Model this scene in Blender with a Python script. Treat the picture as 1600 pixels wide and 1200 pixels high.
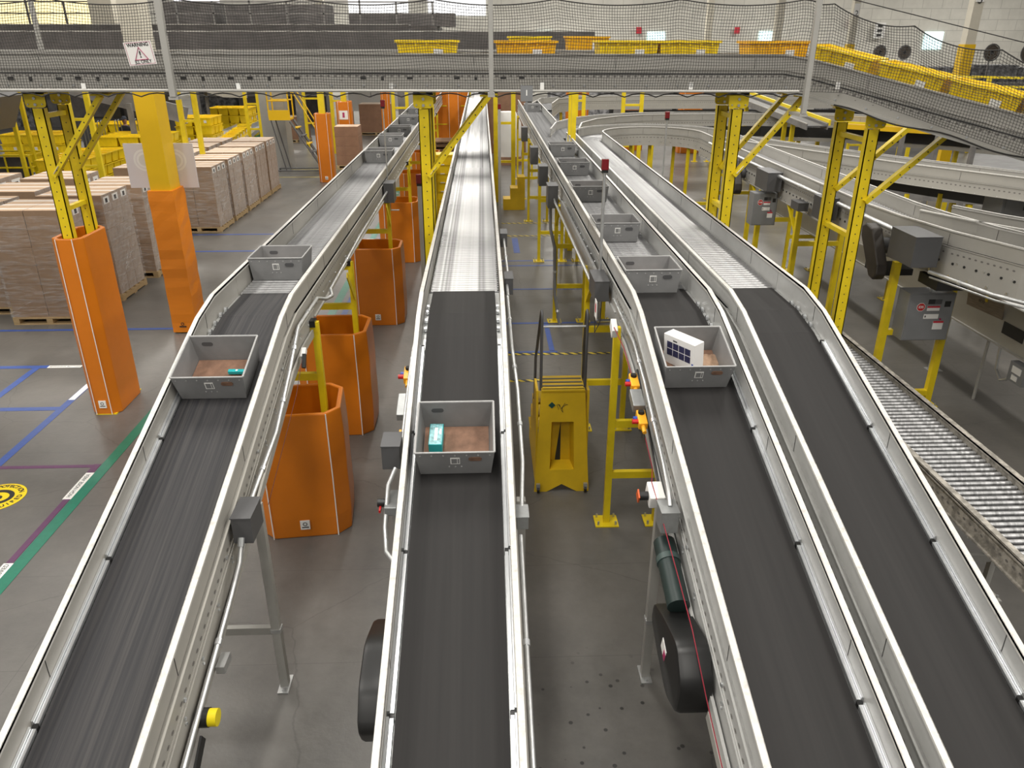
import bpy, math, random
from mathutils import Vector, Matrix
random.seed(7)
PI = math.pi
for o in list(bpy.data.objects): bpy.data.objects.remove(o)
S = bpy.context.scene
COL = S.collection

# ---------------------------------------------------------------- camera
cam = bpy.data.objects.new('camera', bpy.data.cameras.new('camera'))
COL.objects.link(cam)
cam.data.sensor_width = 36.0
cam.data.lens = 36.0 * 1205 / 1600
cam.data.clip_start = 0.05
cam.data.clip_end = 300
cam.location = (0, 0, 4.4)
cam.rotation_euler = (PI/2 - math.radians(24.139), 0, -math.radians(2.082))
S.camera = cam

# ---------------------------------------------------------------- world and light
S.view_settings.view_transform = 'Standard'
S.view_settings.look = 'None'
S.view_settings.gamma = 1.0
S.view_settings.exposure = 0.0
S.view_settings.use_curve_mapping = False
W = bpy.data.worlds.new('hall_ambient'); S.world = W
W.use_nodes = True
W.node_tree.nodes['Background'].inputs[0].default_value = (1.0, 0.965, 0.92, 1)
W.node_tree.nodes['Background'].inputs[1].default_value = 0.32

def lamp(x, y, z, sx, sy, power, name='high_bay_lamp'):
    d = bpy.data.lights.new(name, 'AREA'); d.shape = 'RECTANGLE'
    d.size = sx; d.size_y = sy; d.energy = power; d.color = (1.0, 0.96, 0.89)
    o = bpy.data.objects.new(name, d); o.location = (x, y, z); COL.objects.link(o)
for lx in (-14, -7.5, -1.2, 5.5, 13):
    for ly in (-6, 3, 12, 23, 36, 52):
        lamp(lx, ly, 10.5, 1.0, 4.2, 400 if ly < 30 else 560)
for lx in (-32, -12, 8, 24, 40):
    lamp(lx, 60, 10.5, 6, 1.5, 1300)  # extra lamps added near the back wall to brighten it

# ---------------------------------------------------------------- materials
def mat(name, col, rough=0.5, metal=0.0, noise=0.0, nscale=8.0, bump=0.0, bscale=30.0, col2=None,
        stretch=None, coat=0.0, emit=0.0, alpha=1.0, nlo=0.35, nhi=0.7, spec=None):
    m = bpy.data.materials.new(name); m.use_nodes = True
    nt = m.node_tree; N = nt.nodes; L = nt.links
    b = N['Principled BSDF']
    c = (col[0], col[1], col[2], 1)
    b.inputs['Base Color'].default_value = c
    b.inputs['Roughness'].default_value = rough
    b.inputs['Metallic'].default_value = metal
    b.inputs['Coat Weight'].default_value = coat
    if spec is not None: b.inputs['Specular IOR Level'].default_value = spec
    b.inputs['Alpha'].default_value = alpha
    if emit:
        b.inputs['Emission Color'].default_value = c
        b.inputs['Emission Strength'].default_value = emit
    if noise or bump:
        tc = N.new('ShaderNodeTexCoord'); src = tc.outputs['Object']
        if stretch:
            mp = N.new('ShaderNodeMapping'); mp.inputs['Scale'].default_value = stretch
            L.new(src, mp.inputs[0]); src = mp.outputs[0]
    if noise:
        n = N.new('ShaderNodeTexNoise'); n.inputs['Scale'].default_value = nscale; n.inputs['Detail'].default_value = 6
        n.inputs['Roughness'].default_value = 0.65
        L.new(src, n.inputs['Vector'])
        r = N.new('ShaderNodeValToRGB')
        c2 = col2 or tuple(v * (1 - noise) for v in col)
        r.color_ramp.elements[0].color = (c2[0], c2[1], c2[2], 1); r.color_ramp.elements[1].color = c
        r.color_ramp.elements[0].position = nlo; r.color_ramp.elements[1].position = nhi
        L.new(n.outputs['Fac'], r.inputs[0]); L.new(r.outputs[0], b.inputs['Base Color'])
    if bump:
        n2 = N.new('ShaderNodeTexNoise'); n2.inputs['Scale'].default_value = bscale; n2.inputs['Detail'].default_value = 3
        L.new(src, n2.inputs['Vector'])
        bp = N.new('ShaderNodeBump'); bp.inputs['Strength'].default_value = bump; bp.inputs['Distance'].default_value = 0.01
        L.new(n2.outputs['Fac'], bp.inputs['Height']); L.new(bp.outputs[0], b.inputs['Normal'])
    return m

RAIL = mat('painted_rail_grey', (0.40, 0.385, 0.35), 0.45, 0, 0.10, 2.0)
CAP = mat('rail_cap_white', (0.60, 0.585, 0.55), 0.4, 0, 0.25, 22.0, nlo=0.3, nhi=0.5)
GALV = mat('galvanised_steel', (0.62, 0.63, 0.63), 0.34, 0.75, 0.2, 9.0)
ALU = mat('bright_aluminium', (0.78, 0.80, 0.82), 0.28, 0.85, 0.12, 6.0)
SILVER = mat('silver_leg_paint', (0.42, 0.41, 0.38), 0.4, 0.3, 0.1, 5.0)
BELT = mat('black_rubber_belt', (0.025, 0.0235, 0.023), 0.7, 0, 0.45, 5.0, stretch=(6.0, 0.12, 0.12), col2=(0.019, 0.018, 0.018), nlo=0.3, nhi=0.72, spec=0.3)
BELTW = mat('scuffed_rubber_belt', (0.060, 0.056, 0.055), 0.62, 0, 0.6, 9.0, stretch=(6.0, 0.07, 0.07), col2=(0.022, 0.022, 0.025), nlo=0.40, nhi=0.78, spec=0.35)
YEL = mat('yellow_steel_paint', (0.84, 0.63, 0.01), 0.42, 0, 0.18, 4.0)
YELD = mat('yellow_column_paint', (0.76, 0.47, 0.005), 0.4, 0, 0.06, 3.0)
YTOTE = mat('yellow_tote_plastic', (0.93, 0.66, 0.01), 0.38, 0, 0.12, 5.0, coat=0.1)
YTOTE2 = mat('amber_tote_plastic', (0.95, 0.50, 0.01), 0.38, 0, 0.1, 5.0, coat=0.1)
YSTEP = mat('yellow_step_plastic', (0.72, 0.47, 0.012), 0.45, 0, 0.12, 5.0)
ORG = mat('orange_vinyl', (0.66, 0.185, 0.006), 0.36, 0, 0.10, 2.2, bump=0.25, bscale=5.0, coat=0.1)
RAILC = mat('cool_grey_rail', (0.47, 0.47, 0.455), 0.42, 0.1, 0.14, 4.0)
SLOT = mat('punched_slot_shade', (0.16, 0.15, 0.14), 0.6)
CORD = mat('dark_pull_cord', (0.10, 0.03, 0.03), 0.6)
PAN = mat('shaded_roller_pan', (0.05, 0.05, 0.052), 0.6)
ORGC = mat('wrinkled_orange_vinyl', (0.80, 0.24, 0.008), 0.42, 0, 0.06, 2.0, bump=0.35, bscale=3.0, stretch=(1, 1, 5.0))
PIPE = mat('white_piping', (0.85, 0.82, 0.78), 0.5)
TOTE = mat('grey_corrugated_plastic', (0.235, 0.235, 0.235), 0.42, 0, 0.14, 7.0)
TRIM = mat('tote_rim_grey', (0.40, 0.40, 0.395), 0.4, 0, 0.15, 9.0)
LINER = mat('brown_liner_board', (0.28, 0.155, 0.10), 0.7, 0, 0.45, 9.0)
DARK = mat('dark_shadow_gap', (0.02, 0.02, 0.02), 0.6)
BLK = mat('black_plastic', (0.012, 0.012, 0.012), 0.38, 0, 0.2, 6.0)
BOXG = mat('dark_grey_enclosure', (0.085, 0.085, 0.088), 0.45, 0, 0.12, 4.0)
CABG = mat('grey_enclosure', (0.22, 0.225, 0.23), 0.42, 0, 0.08, 4.0)
CAST = mat('cast_junction_box', (0.38, 0.39, 0.39), 0.4, 0.6, 0.2, 12.0)
BEIGE = mat('beige_sheet_metal', (0.40, 0.38, 0.33), 0.5, 0, 0.08, 2.0)
COLB = mat('beige_column_paint', (0.62, 0.58, 0.48), 0.55, 0, 0.08, 3.0)
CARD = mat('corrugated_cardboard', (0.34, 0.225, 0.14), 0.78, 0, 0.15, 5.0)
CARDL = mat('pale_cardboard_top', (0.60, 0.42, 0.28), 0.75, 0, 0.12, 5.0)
CARDP = mat('printed_cardboard_side', (0.36, 0.28, 0.22), 0.6, 0, 0.25, 7.0, col2=(0.48, 0.42, 0.38), nlo=0.3, nhi=0.6)
CARDD = mat('dark_brown_cardboard', (0.30, 0.165, 0.10), 0.78, 0, 0.2, 4.0)
WOOD = mat('pallet_pine', (0.55, 0.39, 0.20), 0.75, 0, 0.3, 5.0, stretch=(1, 8, 8))
WOODB = mat('brown_pallet_wood', (0.33, 0.19, 0.10), 0.8, 0, 0.3, 5.0, stretch=(1, 8, 8))
PAPER = mat('white_label_paper', (0.82, 0.81, 0.78), 0.6)
INK = mat('black_ink', (0.02, 0.02, 0.02), 0.6)
RED = mat('red_ink', (0.55, 0.02, 0.04), 0.5)
MAROON = mat('maroon_ink', (0.40, 0.03, 0.12), 0.5)
REDP = mat('red_plastic', (0.50, 0.012, 0.012), 0.35)
LENS = mat('dark_red_beacon_lens', (0.16, 0.004, 0.008), 0.25, coat=0.3)
BLUEP = mat('blue_plastic', (0.02, 0.07, 0.40), 0.35)
ESTOP = mat('yellow_control_box', (0.90, 0.42, 0.02), 0.4)
ROPE = mat('red_pull_cord', (0.27, 0.012, 0.03), 0.5)
BLUET = mat('blue_floor_tape', (0.045, 0.10, 0.36), 0.4, 0, 0.25, 6.0)
GREENT = mat('green_floor_tape', (0.008, 0.19, 0.115), 0.35, 0, 0.2, 9.0)
PURT = mat('purple_floor_tape', (0.13, 0.045, 0.12), 0.45, 0, 0.2, 9.0)
YELT = mat('yellow_floor_paint', (0.62, 0.50, 0.08), 0.5, 0, 0.3, 9.0)
TEAL = mat('teal_carton', (0.01, 0.40, 0.42), 0.35)
TEALP = mat('pale_teal_print', (0.35, 0.72, 0.76), 0.35, 0, 0.7, 40.0)
WBOX = mat('glossy_white_carton', (0.86, 0.85, 0.83), 0.35)
NAVY = mat('navy_print', (0.05, 0.05, 0.13), 0.3, 0, 0.6, 40.0)
NET = mat('black_netting_cord', (0.022, 0.020, 0.018), 0.7)
SKIN = mat('skin', (0.33, 0.17, 0.11), 0.6)
CLOTH = mat('black_clothing', (0.018, 0.018, 0.022), 0.85)
PANTS = mat('dark_trousers', (0.03, 0.035, 0.05), 0.85)
GREYW = mat('grey_strap', (0.5, 0.5, 0.5), 0.4)
WIREM = mat('wire_cart_steel', (0.30, 0.31, 0.31), 0.4, 0.6)
MEZZ = mat('dark_machinery', (0.095, 0.085, 0.08), 0.6, 0, 0.5, 2.5)
MEZ2 = mat('grey_machinery', (0.22, 0.21, 0.20), 0.55, 0, 0.4, 2.5)
DUCT = mat('galvanised_duct', (0.40, 0.40, 0.38), 0.35, 0.4, 0.12, 2.0)
GREENP = mat('green_dolly', (0.02, 0.20, 0.07), 0.5)
CLEAR = mat('clear_polycarbonate', (0.8, 0.85, 0.85), 0.1)
LITW = mat('daylit_window', (0.72, 0.98, 1.0), 0.5, emit=1.3)
LITY = mat('warm_wall_glow', (1.0, 0.86, 0.45), 0.5, emit=1.1)  # glow imitates a brightly lit stretch of far wall
LITB = mat('skylit_glow', (0.95, 0.97, 1.0), 0.5, emit=0.9)  # glow stands in for skylit areas and distant bright lights
TUBE = mat('lamp_tube', (1, 1, 1), 0.5, emit=2.2)

def roller_mat(name, base, wear):
    m = bpy.data.materials.new(name); m.use_nodes = True
    nt = m.node_tree; N = nt.nodes; L = nt.links; b = N['Principled BSDF']
    b.inputs['Metallic'].default_value = 0.7; b.inputs['Roughness'].default_value = 0.36
    tc = N.new('ShaderNodeTexCoord'); mp = N.new('ShaderNodeMapping'); mp.inputs['Scale'].default_value = (1, 0.02, 0.02)
    L.new(tc.outputs['Object'], mp.inputs[0])
    n = N.new('ShaderNodeTexNoise'); n.inputs['Scale'].default_value = 16; n.inputs['Detail'].default_value = 4
    L.new(mp.outputs[0], n.inputs['Vector'])
    r = N.new('ShaderNodeValToRGB')
    r.color_ramp.elements[0].color = (wear, wear, wear, 1); r.color_ramp.elements[1].color = (base, base, base * 1.01, 1)
    r.color_ramp.elements[0].position = 0.36; r.color_ramp.elements[1].position = 0.56
    L.new(n.outputs['Fac'], r.inputs[0]); L.new(r.outputs[0], b.inputs['Base Color'])
    return m
ROLL = roller_mat('steel_roller', 0.36, 0.27)
ROLLW = roller_mat('sheen_lightened_roller', 0.47, 0.36)  # paler base colour carries the bright reflections on the middle line
def banded(m):       # two dirty wheel tracks worn along the rollers
    nt = m.node_tree; N = nt.nodes; L = nt.links; b = N['Principled BSDF']
    tc = N.new('ShaderNodeTexCoord'); sx = N.new('ShaderNodeSeparateXYZ'); L.new(tc.outputs['Object'], sx.inputs[0])
    mr = N.new('ShaderNodeMapRange'); mr.inputs[1].default_value = -0.31; mr.inputs[2].default_value = 0.31; L.new(sx.outputs[0], mr.inputs[0])
    r = N.new('ShaderNodeValToRGB'); r.color_ramp.interpolation = 'LINEAR'
    st = [(0, .75), (.10, .6), (.13, 1), (.16, .45), (.19, .9), (.22, .4), (.25, .6), (.27, .42), (.31, 1), (.70, 1), (.73, .5), (.76, .8), (.79, .45), (.83, .95), (1, .8)]
    e = r.color_ramp.elements
    while len(e) < len(st): e.new(0.5)
    for k, (p, v) in enumerate(st): e[k].position = p; e[k].color = (v, v, v, 1)
    L.new(mr.outputs[0], r.inputs[0])
    src = b.inputs['Base Color'].links[0].from_socket
    x = N.new('ShaderNodeMix'); x.data_type = 'RGBA'; x.blend_type = 'MULTIPLY'; x.inputs[0].default_value = 1
    L.new(src, x.inputs[6]); L.new(r.outputs[0], x.inputs[7]); L.new(x.outputs[2], b.inputs['Base Color'])
banded(ROLLW)
ROLLR = roller_mat('clean_steel_roller', 0.62, 0.45)
ROLLD = roller_mat('worn_steel_roller', 0.60, 0.20)

def floor_mat():
    m = bpy.data.materials.new('polished_concrete'); m.use_nodes = True
    nt = m.node_tree; N = nt.nodes; L = nt.links; b = N['Principled BSDF']
    tc = N.new('ShaderNodeTexCoord')
    def noise(scale, detail, rough=0.6, src=None):
        n = N.new('ShaderNodeTexNoise'); n.inputs['Scale'].default_value = scale
        n.inputs['Detail'].default_value = detail; n.inputs['Roughness'].default_value = rough
        L.new(src or tc.outputs['Object'], n.inputs['Vector']); return n
    def ramp(src, p0, c0, p1, c1):
        r = N.new('ShaderNodeValToRGB'); e = r.color_ramp.elements
        e[0].position = p0; e[0].color = (*c0, 1); e[1].position = p1; e[1].color = (*c1, 1)
        L.new(src, r.inputs[0]); return r
    def mul(a, bsock, fac=1.0):
        x = N.new('ShaderNodeMix'); x.data_type = 'RGBA'; x.blend_type = 'MULTIPLY'; x.inputs[0].default_value = fac
        L.new(a, x.inputs[6]); L.new(bsock, x.inputs[7]); return x.outputs[2]
    a = ramp(noise(0.55, 5).outputs['Fac'], 0.3, (0.104, 0.100, 0.093), 0.75, (0.178, 0.166, 0.151))
    c = ramp(noise(6, 8, 0.7).outputs['Fac'], 0.3, (0.82, 0.82, 0.82), 0.65, (1, 1, 1))
    col = mul(a.outputs[0], c.outputs[0])
    # hairline cracks
    v = N.new('ShaderNodeTexVoronoi'); v.feature = 'DISTANCE_TO_EDGE'; v.inputs['Scale'].default_value = 0.55
    w = noise(3.0, 4)
    mx = N.new('ShaderNodeMix'); mx.data_type = 'RGBA'; mx.inputs[0].default_value = 0.12
    L.new(tc.outputs['Object'], mx.inputs[6]); L.new(w.outputs['Color'], mx.inputs[7]); L.new(mx.outputs[2], v.inputs['Vector'])
    cr = ramp(v.outputs['Distance'], 0.0, (0.74, 0.74, 0.74), 0.004, (1, 1, 1))
    col = mul(col, cr.outputs[0])
    bk = N.new('ShaderNodeTexBrick'); bk.offset = 0.0; bk.inputs['Scale'].default_value = 1.0
    bk.inputs['Brick Width'].default_value = 3.6; bk.inputs['Row Height'].default_value = 1.15; bk.inputs['Mortar Size'].default_value = 0.003
    bk.inputs['Color1'].default_value = (1, 1, 1, 1); bk.inputs['Color2'].default_value = (1, 1, 1, 1); bk.inputs['Mortar'].default_value = (0.72, 0.72, 0.72, 1)
    L.new(mx.outputs[2] if False else tc.outputs['Object'], bk.inputs['Vector'])
    col = mul(col, bk.outputs['Color'])
    # dark droplets
    v2 = N.new('ShaderNodeTexVoronoi'); v2.inputs['Scale'].default_value = 9
    L.new(tc.outputs['Object'], v2.inputs['Vector'])
    dr = ramp(v2.outputs['Distance'], 0.12, (0.2, 0.2, 0.2), 0.16, (1, 1, 1))
    # only in a patch under the line
    sp = N.new('ShaderNodeVectorMath'); sp.operation = 'DISTANCE'; sp.inputs[1].default_value = (0.75, 3.7, 0)
    L.new(tc.outputs['Object'], sp.inputs[0])
    mr = N.new('ShaderNodeMapRange'); mr.inputs[1].default_value = 1.05; mr.inputs[2].default_value = 0.6
    mr.inputs[3].default_value = 0.0; mr.inputs[4].default_value = 1.0; L.new(sp.outputs['Value'], mr.inputs[0])
    mm = N.new('ShaderNodeMix'); mm.data_type = 'RGBA'; mm.blend_type = 'MULTIPLY'
    L.new(mr.outputs[0], mm.inputs[0]); L.new(col, mm.inputs[6]); L.new(dr.outputs[0], mm.inputs[7])
    L.new(mm.outputs[2], b.inputs['Base Color'])
    rr = N.new('ShaderNodeMapRange'); rr.inputs[3].default_value = 0.22; rr.inputs[4].default_value = 0.5
    L.new(noise(1.5, 6, 0.7).outputs['Fac'], rr.inputs[0]); L.new(rr.outputs[0], b.inputs['Roughness'])
    b.inputs['Specular IOR Level'].default_value = 0.55
    bp = N.new('ShaderNodeBump'); bp.inputs['Strength'].default_value = 0.08; bp.inputs['Distance'].default_value = 0.02
    L.new(noise(14, 3).outputs['Fac'], bp.inputs['Height']); L.new(bp.outputs[0], b.inputs['Normal'])
    return m
CONC = floor_mat()

def hazard_mat():
    m = bpy.data.materials.new('hazard_stripes'); m.use_nodes = True
    nt = m.node_tree; N = nt.nodes; L = nt.links; b = N['Principled BSDF']
    b.inputs['Roughness'].default_value = 0.5
    tc = N.new('ShaderNodeTexCoord'); sx = N.new('ShaderNodeSeparateXYZ'); L.new(tc.outputs['Object'], sx.inputs[0])
    a = N.new('ShaderNodeMath'); a.operation = 'ADD'; L.new(sx.outputs[0], a.inputs[0]); L.new(sx.outputs[1], a.inputs[1])
    d = N.new('ShaderNodeMath'); d.operation = 'MULTIPLY'; d.inputs[1].default_value = 7.0; L.new(a.outputs[0], d.inputs[0])
    f = N.new('ShaderNodeMath'); f.operation = 'FRACT'; L.new(d.outputs[0], f.inputs[0])
    g = N.new('ShaderNodeMath'); g.operation = 'GREATER_THAN'; g.inputs[1].default_value = 0.5; L.new(f.outputs[0], g.inputs[0])
    x = N.new('ShaderNodeMix'); x.data_type = 'RGBA'; x.inputs[6].default_value = (0.02, 0.02, 0.02, 1); x.inputs[7].default_value = (0.62, 0.47, 0.03, 1)
    L.new(g.outputs[0], x.inputs[0]); L.new(x.outputs[2], b.inputs['Base Color'])
    return m
HAZ = hazard_mat()

def clear_mat():      # thin stretch film: glossy and mostly see-through
    m = bpy.data.materials.new('stretch_wrap_film'); m.use_nodes = True
    nt = m.node_tree; N = nt.nodes; L = nt.links
    out = N['Material Output']; b = N['Principled BSDF']
    b.inputs['Base Color'].default_value = (0.85, 0.85, 0.85, 1); b.inputs['Roughness'].default_value = 0.18
    b.inputs['Specular IOR Level'].default_value = 0.9
    t = N.new('ShaderNodeBsdfTransparent'); mx = N.new('ShaderNodeMixShader')
    tc = N.new('ShaderNodeTexCoord'); mp = N.new('ShaderNodeMapping'); mp.inputs['Scale'].default_value = (1.2, 1.2, 9); mp.inputs['Rotation'].default_value = (0.15, 0.2, 0)
    n = N.new('ShaderNodeTexNoise'); n.inputs['Scale'].default_value = 2.5; n.inputs['Detail'].default_value = 8; n.inputs['Roughness'].default_value = 0.7
    L.new(tc.outputs['Object'], mp.inputs[0]); L.new(mp.outputs[0], n.inputs['Vector'])
    r = N.new('ShaderNodeMapRange'); r.inputs[1].default_value = 0.45; r.inputs[2].default_value = 0.75; r.inputs[3].default_value = 0.03; r.inputs[4].default_value = 0.42
    L.new(n.outputs['Fac'], r.inputs[0]); L.new(r.outputs[0], mx.inputs[0])
    L.new(t.outputs[0], mx.inputs[1]); L.new(b.outputs[0], mx.inputs[2]); L.new(mx.outputs[0], out.inputs['Surface'])
    bp = N.new('ShaderNodeBump'); bp.inputs['Strength'].default_value = 0.9; bp.inputs['Distance'].default_value = 0.03
    L.new(n.outputs['Fac'], bp.inputs['Height']); L.new(bp.outputs[0], b.inputs['Normal'])
    return m
FILM = clear_mat()

# ---------------------------------------------------------------- mesh helpers
WORLD = set()          # meshes whose vertices were given in hall coordinates
class M:
    def __init__(s): s.v = []; s.f = []; s.mi = []
    def add(s, vs, fs, mi=0):
        n = len(s.v); s.v += [tuple(p) for p in vs]
        for f in fs: s.f.append(tuple(n + i for i in f)); s.mi.append(mi)
        return s
    def box(s, x0, x1, y0, y1, z0, z1, mi=0):
        vs = [(x, y, z) for z in (z0, z1) for y in (y0, y1) for x in (x0, x1)]
        return s.add(vs, [(0, 2, 3, 1), (4, 5, 7, 6), (0, 1, 5, 4), (2, 6, 7, 3), (0, 4, 6, 2), (1, 3, 7, 5)], mi)
    def cbox(s, c, d, rz=0.0, mi=0, rx=0.0, ry=0.0):
        R = Matrix.Rotation(rz, 3, 'Z') @ Matrix.Rotation(rx, 3, 'X') @ Matrix.Rotation(ry, 3, 'Y')
        vs = [Vector(c) + R @ Vector((x * d[0] / 2, y * d[1] / 2, z * d[2] / 2)) for z in (-1, 1) for y in (-1, 1) for x in (-1, 1)]
        return s.add(vs, [(0, 2, 3, 1), (4, 5, 7, 6), (0, 1, 5, 4), (2, 6, 7, 3), (0, 4, 6, 2), (1, 3, 7, 5)], mi)
    def bar(s, p0, p1, w, h, mi=0, up=(0, 0, 1)):
        p0 = Vector(p0); p1 = Vector(p1); d = (p1 - p0).normalized(); u = Vector(up)
        if abs(d.dot(u)) > 0.95: u = Vector((0, 1, 0))
        a = d.cross(u).normalized(); b = a.cross(d)
        vs = [p + a * (i * w / 2) + b * (j * h / 2) for p in (p0, p1) for j in (-1, 1) for i in (-1, 1)]
        return s.add(vs, [(0, 2, 3, 1), (4, 5, 7, 6), (0, 1, 5, 4), (2, 6, 7, 3), (0, 4, 6, 2), (1, 3, 7, 5)], mi)
    def cyl(s, p0, p1, r, n=10, r2=None, mi=0):
        return s.tube([p0, p1], r, n, mi=mi, r2=r2)
    def tube(s, pts, r, n=8, mi=0, r2=None, closed=False):
        P = [Vector(p) for p in pts]; K = len(P); rings = []; prev = None
        for i, p in enumerate(P):
            if closed: d = (P[(i + 1) % K] - P[i - 1])
            else: d = P[min(i + 1, K - 1)] - P[max(i - 1, 0)]
            d.normalize()
            if prev is None:
                u = Vector((0, 0, 1)) if abs(d.z) < 0.9 else Vector((0, 1, 0))
                a = d.cross(u).normalized()
            else: a = (prev - d * prev.dot(d)).normalized()
            b = a.cross(d); prev = a
            rr = r if (r2 is None or i == 0) else r2
            rings.append([p + a * (math.cos(t) * rr) + b * (math.sin(t) * rr) for t in [2 * PI * k / n for k in range(n)]])
        vs = [q for R in rings for q in R]; fs = []
        for i in range(K if closed else K - 1):
            j = (i + 1) % K
            for k in range(n):
                l = (k + 1) % n
                fs.append((i * n + k, i * n + l, j * n + l, j * n + k))
        if not closed:
            fs.append(tuple(range(n))[::-1]); fs.append(tuple((K - 1) * n + k for k in range(n)))
        return s.add(vs, fs, mi)
    def prism(s, poly, a, b, axis='z', mi=0):
        n = len(poly)
        def P(u, v, w): return {'z': (u, v, w), 'x': (w, u, v), 'y': (u, w, v)}[axis]
        vs = [P(u, v, a) for u, v in poly] + [P(u, v, b) for u, v in poly]
        fs = [tuple(range(n))[::-1], tuple(range(n, 2 * n))] + [(i, (i + 1) % n, n + (i + 1) % n, n + i) for i in range(n)]
        return s.add(vs, fs, mi)
    def sweep(s, path, sec, mi=0):
        """section (u sideways, v up) swept along a path; up stays vertical, sideways stays level"""
        P = [Vector(p) for p in path]; K = len(P); n = len(sec); vs = []
        for i, p in enumerate(P):
            d0 = (P[i] - P[i - 1]) if i else (P[1] - P[0]); d1 = (P[i + 1] - P[i]) if i < K - 1 else d0
            a = Vector((d0.x, d0.y)).normalized(); b = Vector((d1.x, d1.y)).normalized(); t = (a + b).normalized()
            k = 1 / max(0.5, t.dot(a)); nx, ny = t.y * k, -t.x * k
            vs += [(p.x + nx * u, p.y + ny * u, p.z + v) for u, v in sec]
        fs = [(i * n + k, i * n + (k + 1) % n, (i + 1) * n + (k + 1) % n, (i + 1) * n + k) for i in range(K - 1) for k in range(n)]
        fs += [tuple(range(n))[::-1], tuple((K - 1) * n + k for k in range(n))]
        return s.add(vs, fs, mi)
    def rect(s, path, u0, u1, v0, v1, mi=0):
        return s.sweep(path, [(u0, v0), (u1, v0), (u1, v1), (u0, v1)], mi)
    def obj(s, name, mats, parent=None, world=False, smooth=False, bevel=0.0):
        me = bpy.data.meshes.new(name)
        vs = s.v
        if parent is not None and (world or parent.name in WORLD):
            l = Vector((0, 0, 0)); q = parent
            while q is not None: l = l + q.location; q = q.parent
            vs = [(x - l.x, y - l.y, z - l.z) for x, y, z in vs]; world = True
        me.from_pydata(vs, [], s.f)
        if not isinstance(mats, (list, tuple)): mats = [mats]
        for m in mats: me.materials.append(m)
        if len(mats) > 1: me.polygons.foreach_set('material_index', s.mi)
        if smooth: me.polygons.foreach_set('use_smooth', [True] * len(me.polygons))
        me.update()
        import bmesh
        bm = bmesh.new(); bm.from_mesh(me); bmesh.ops.recalc_face_normals(bm, faces=bm.faces); bm.to_mesh(me); bm.free()
        o = bpy.data.objects.new(name, me); COL.objects.link(o)
        if world: WORLD.add(o.name)
        if parent is not None: o.parent = parent
        if bevel:
            md = o.modifiers.new('bevel', 'BEVEL'); md.width = bevel; md.segments = 2; md.limit_method = 'ANGLE'; md.angle_limit = 0.6
        if smooth:
            try: me.set_sharp_from_angle(angle=0.7)
            except Exception: pass
        return o

def tag(o, label, cat, group=None):
    o['label'] = label; o['category'] = cat
    if group: o['group'] = group
    return o
def thing(name, label, cat, loc=(0, 0, 0), rz=0.0, group=None):
    o = bpy.data.objects.new(name, None); COL.objects.link(o)
    o.empty_display_size = 0.1; o.location = loc; o.rotation_euler = (0, 0, rz)
    return tag(o, label, cat, group)
def struct(name, m, mt, **k):
    o = m.obj(name, mt, **k); o['kind'] = 'structure'; return o
def dup(root, loc, label, rz=None, group=None, skip=(), sc=None):
    def cp(o, par):
        c = o.copy(); COL.objects.link(c)
        if par is not None: c.parent = par
        for ch in KIDS.get(o.name, []):
            if ch.name.split('.')[0] not in skip: cp(ch, c)
        return c
    r = cp(root, None); r.location = loc; r['label'] = label
    if rz is not None: r.rotation_euler = (0, 0, rz)
    if group: r['group'] = group
    if sc: r.scale = sc
    return r
KIDS = {}
def index_kids(root):
    def walk(o):
        KIDS[o.name] = [c for c in COL.objects if c.parent == o]
        for c in KIDS[o.name]: walk(c)
    walk(root)

_fonts = {}
def text(s, size, mt, parent, loc, rot=(0, 0, 0), name='lettering', ext=0.0008, sx=1.0, align='CENTER', bold=0.0):
    cu = bpy.data.curves.new('t', 'FONT'); cu.body = s; cu.size = size; cu.align_x = align; cu.align_y = 'CENTER'
    cu.extrude = ext; cu.offset = bold
    t = bpy.data.objects.new('t', cu); COL.objects.link(t)
    bpy.context.view_layer.update()
    me = bpy.data.meshes.new_from_object(t.evaluated_get(bpy.context.evaluated_depsgraph_get()))
    bpy.data.objects.remove(t)
    me.materials.clear(); me.materials.append(mt)
    o = bpy.data.objects.new(name, me); COL.objects.link(o)
    o.location = loc; o.rotation_euler = rot; o.scale = (sx, 1, 1)
    if parent is not None: o.parent = parent
    return o

def zbelt(y):
    return 2.265 if y >= 6.25 else (2.265 - (6.25 - y) * 0.1575 if y > 5.85 else 2.202 - 0.30 * (5.85 - y))
# ---------------------------------------------------------------- the hall
struct('floor', M().box(-60, 60, -12, 80, -0.2, 0), CONC)
def wall_mat():
    m = mat('insulated_wall_panel', (0.70, 0.68, 0.61), 0.7, 0, 0.15, 0.9)
    nt = m.node_tree; N = nt.nodes; L = nt.links; b = N['Principled BSDF']
    tc = N.new('ShaderNodeTexCoord'); mp = N.new('ShaderNodeMapping'); mp.inputs['Scale'].default_value = (0.5, 0.5, 0.5)
    mp.inputs['Rotation'].default_value = (PI/2, 0, 0)
    br = N.new('ShaderNodeTexBrick'); br.inputs['Scale'].default_value = 0.6; br.inputs['Mortar Size'].default_value = 0.008
    br.inputs['Color1'].default_value = (1, 1, 1, 1); br.inputs['Color2'].default_value = (0.97, 0.97, 0.97, 1); br.inputs['Mortar'].default_value = (0.72, 0.72, 0.72, 1)
    L.new(tc.outputs['Object'], mp.inputs[0]); L.new(mp.outputs[0], br.inputs['Vector'])
    src = b.inputs['Base Color'].links[0].from_socket
    x = N.new('ShaderNodeMix'); x.data_type = 'RGBA'; x.blend_type = 'MULTIPLY'; x.inputs[0].default_value = 0.9
    L.new(src, x.inputs[6]); L.new(br.outputs['Color'], x.inputs[7]); L.new(x.outputs[2], b.inputs['Base Color'])
    return m
WALL = wall_mat()
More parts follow.
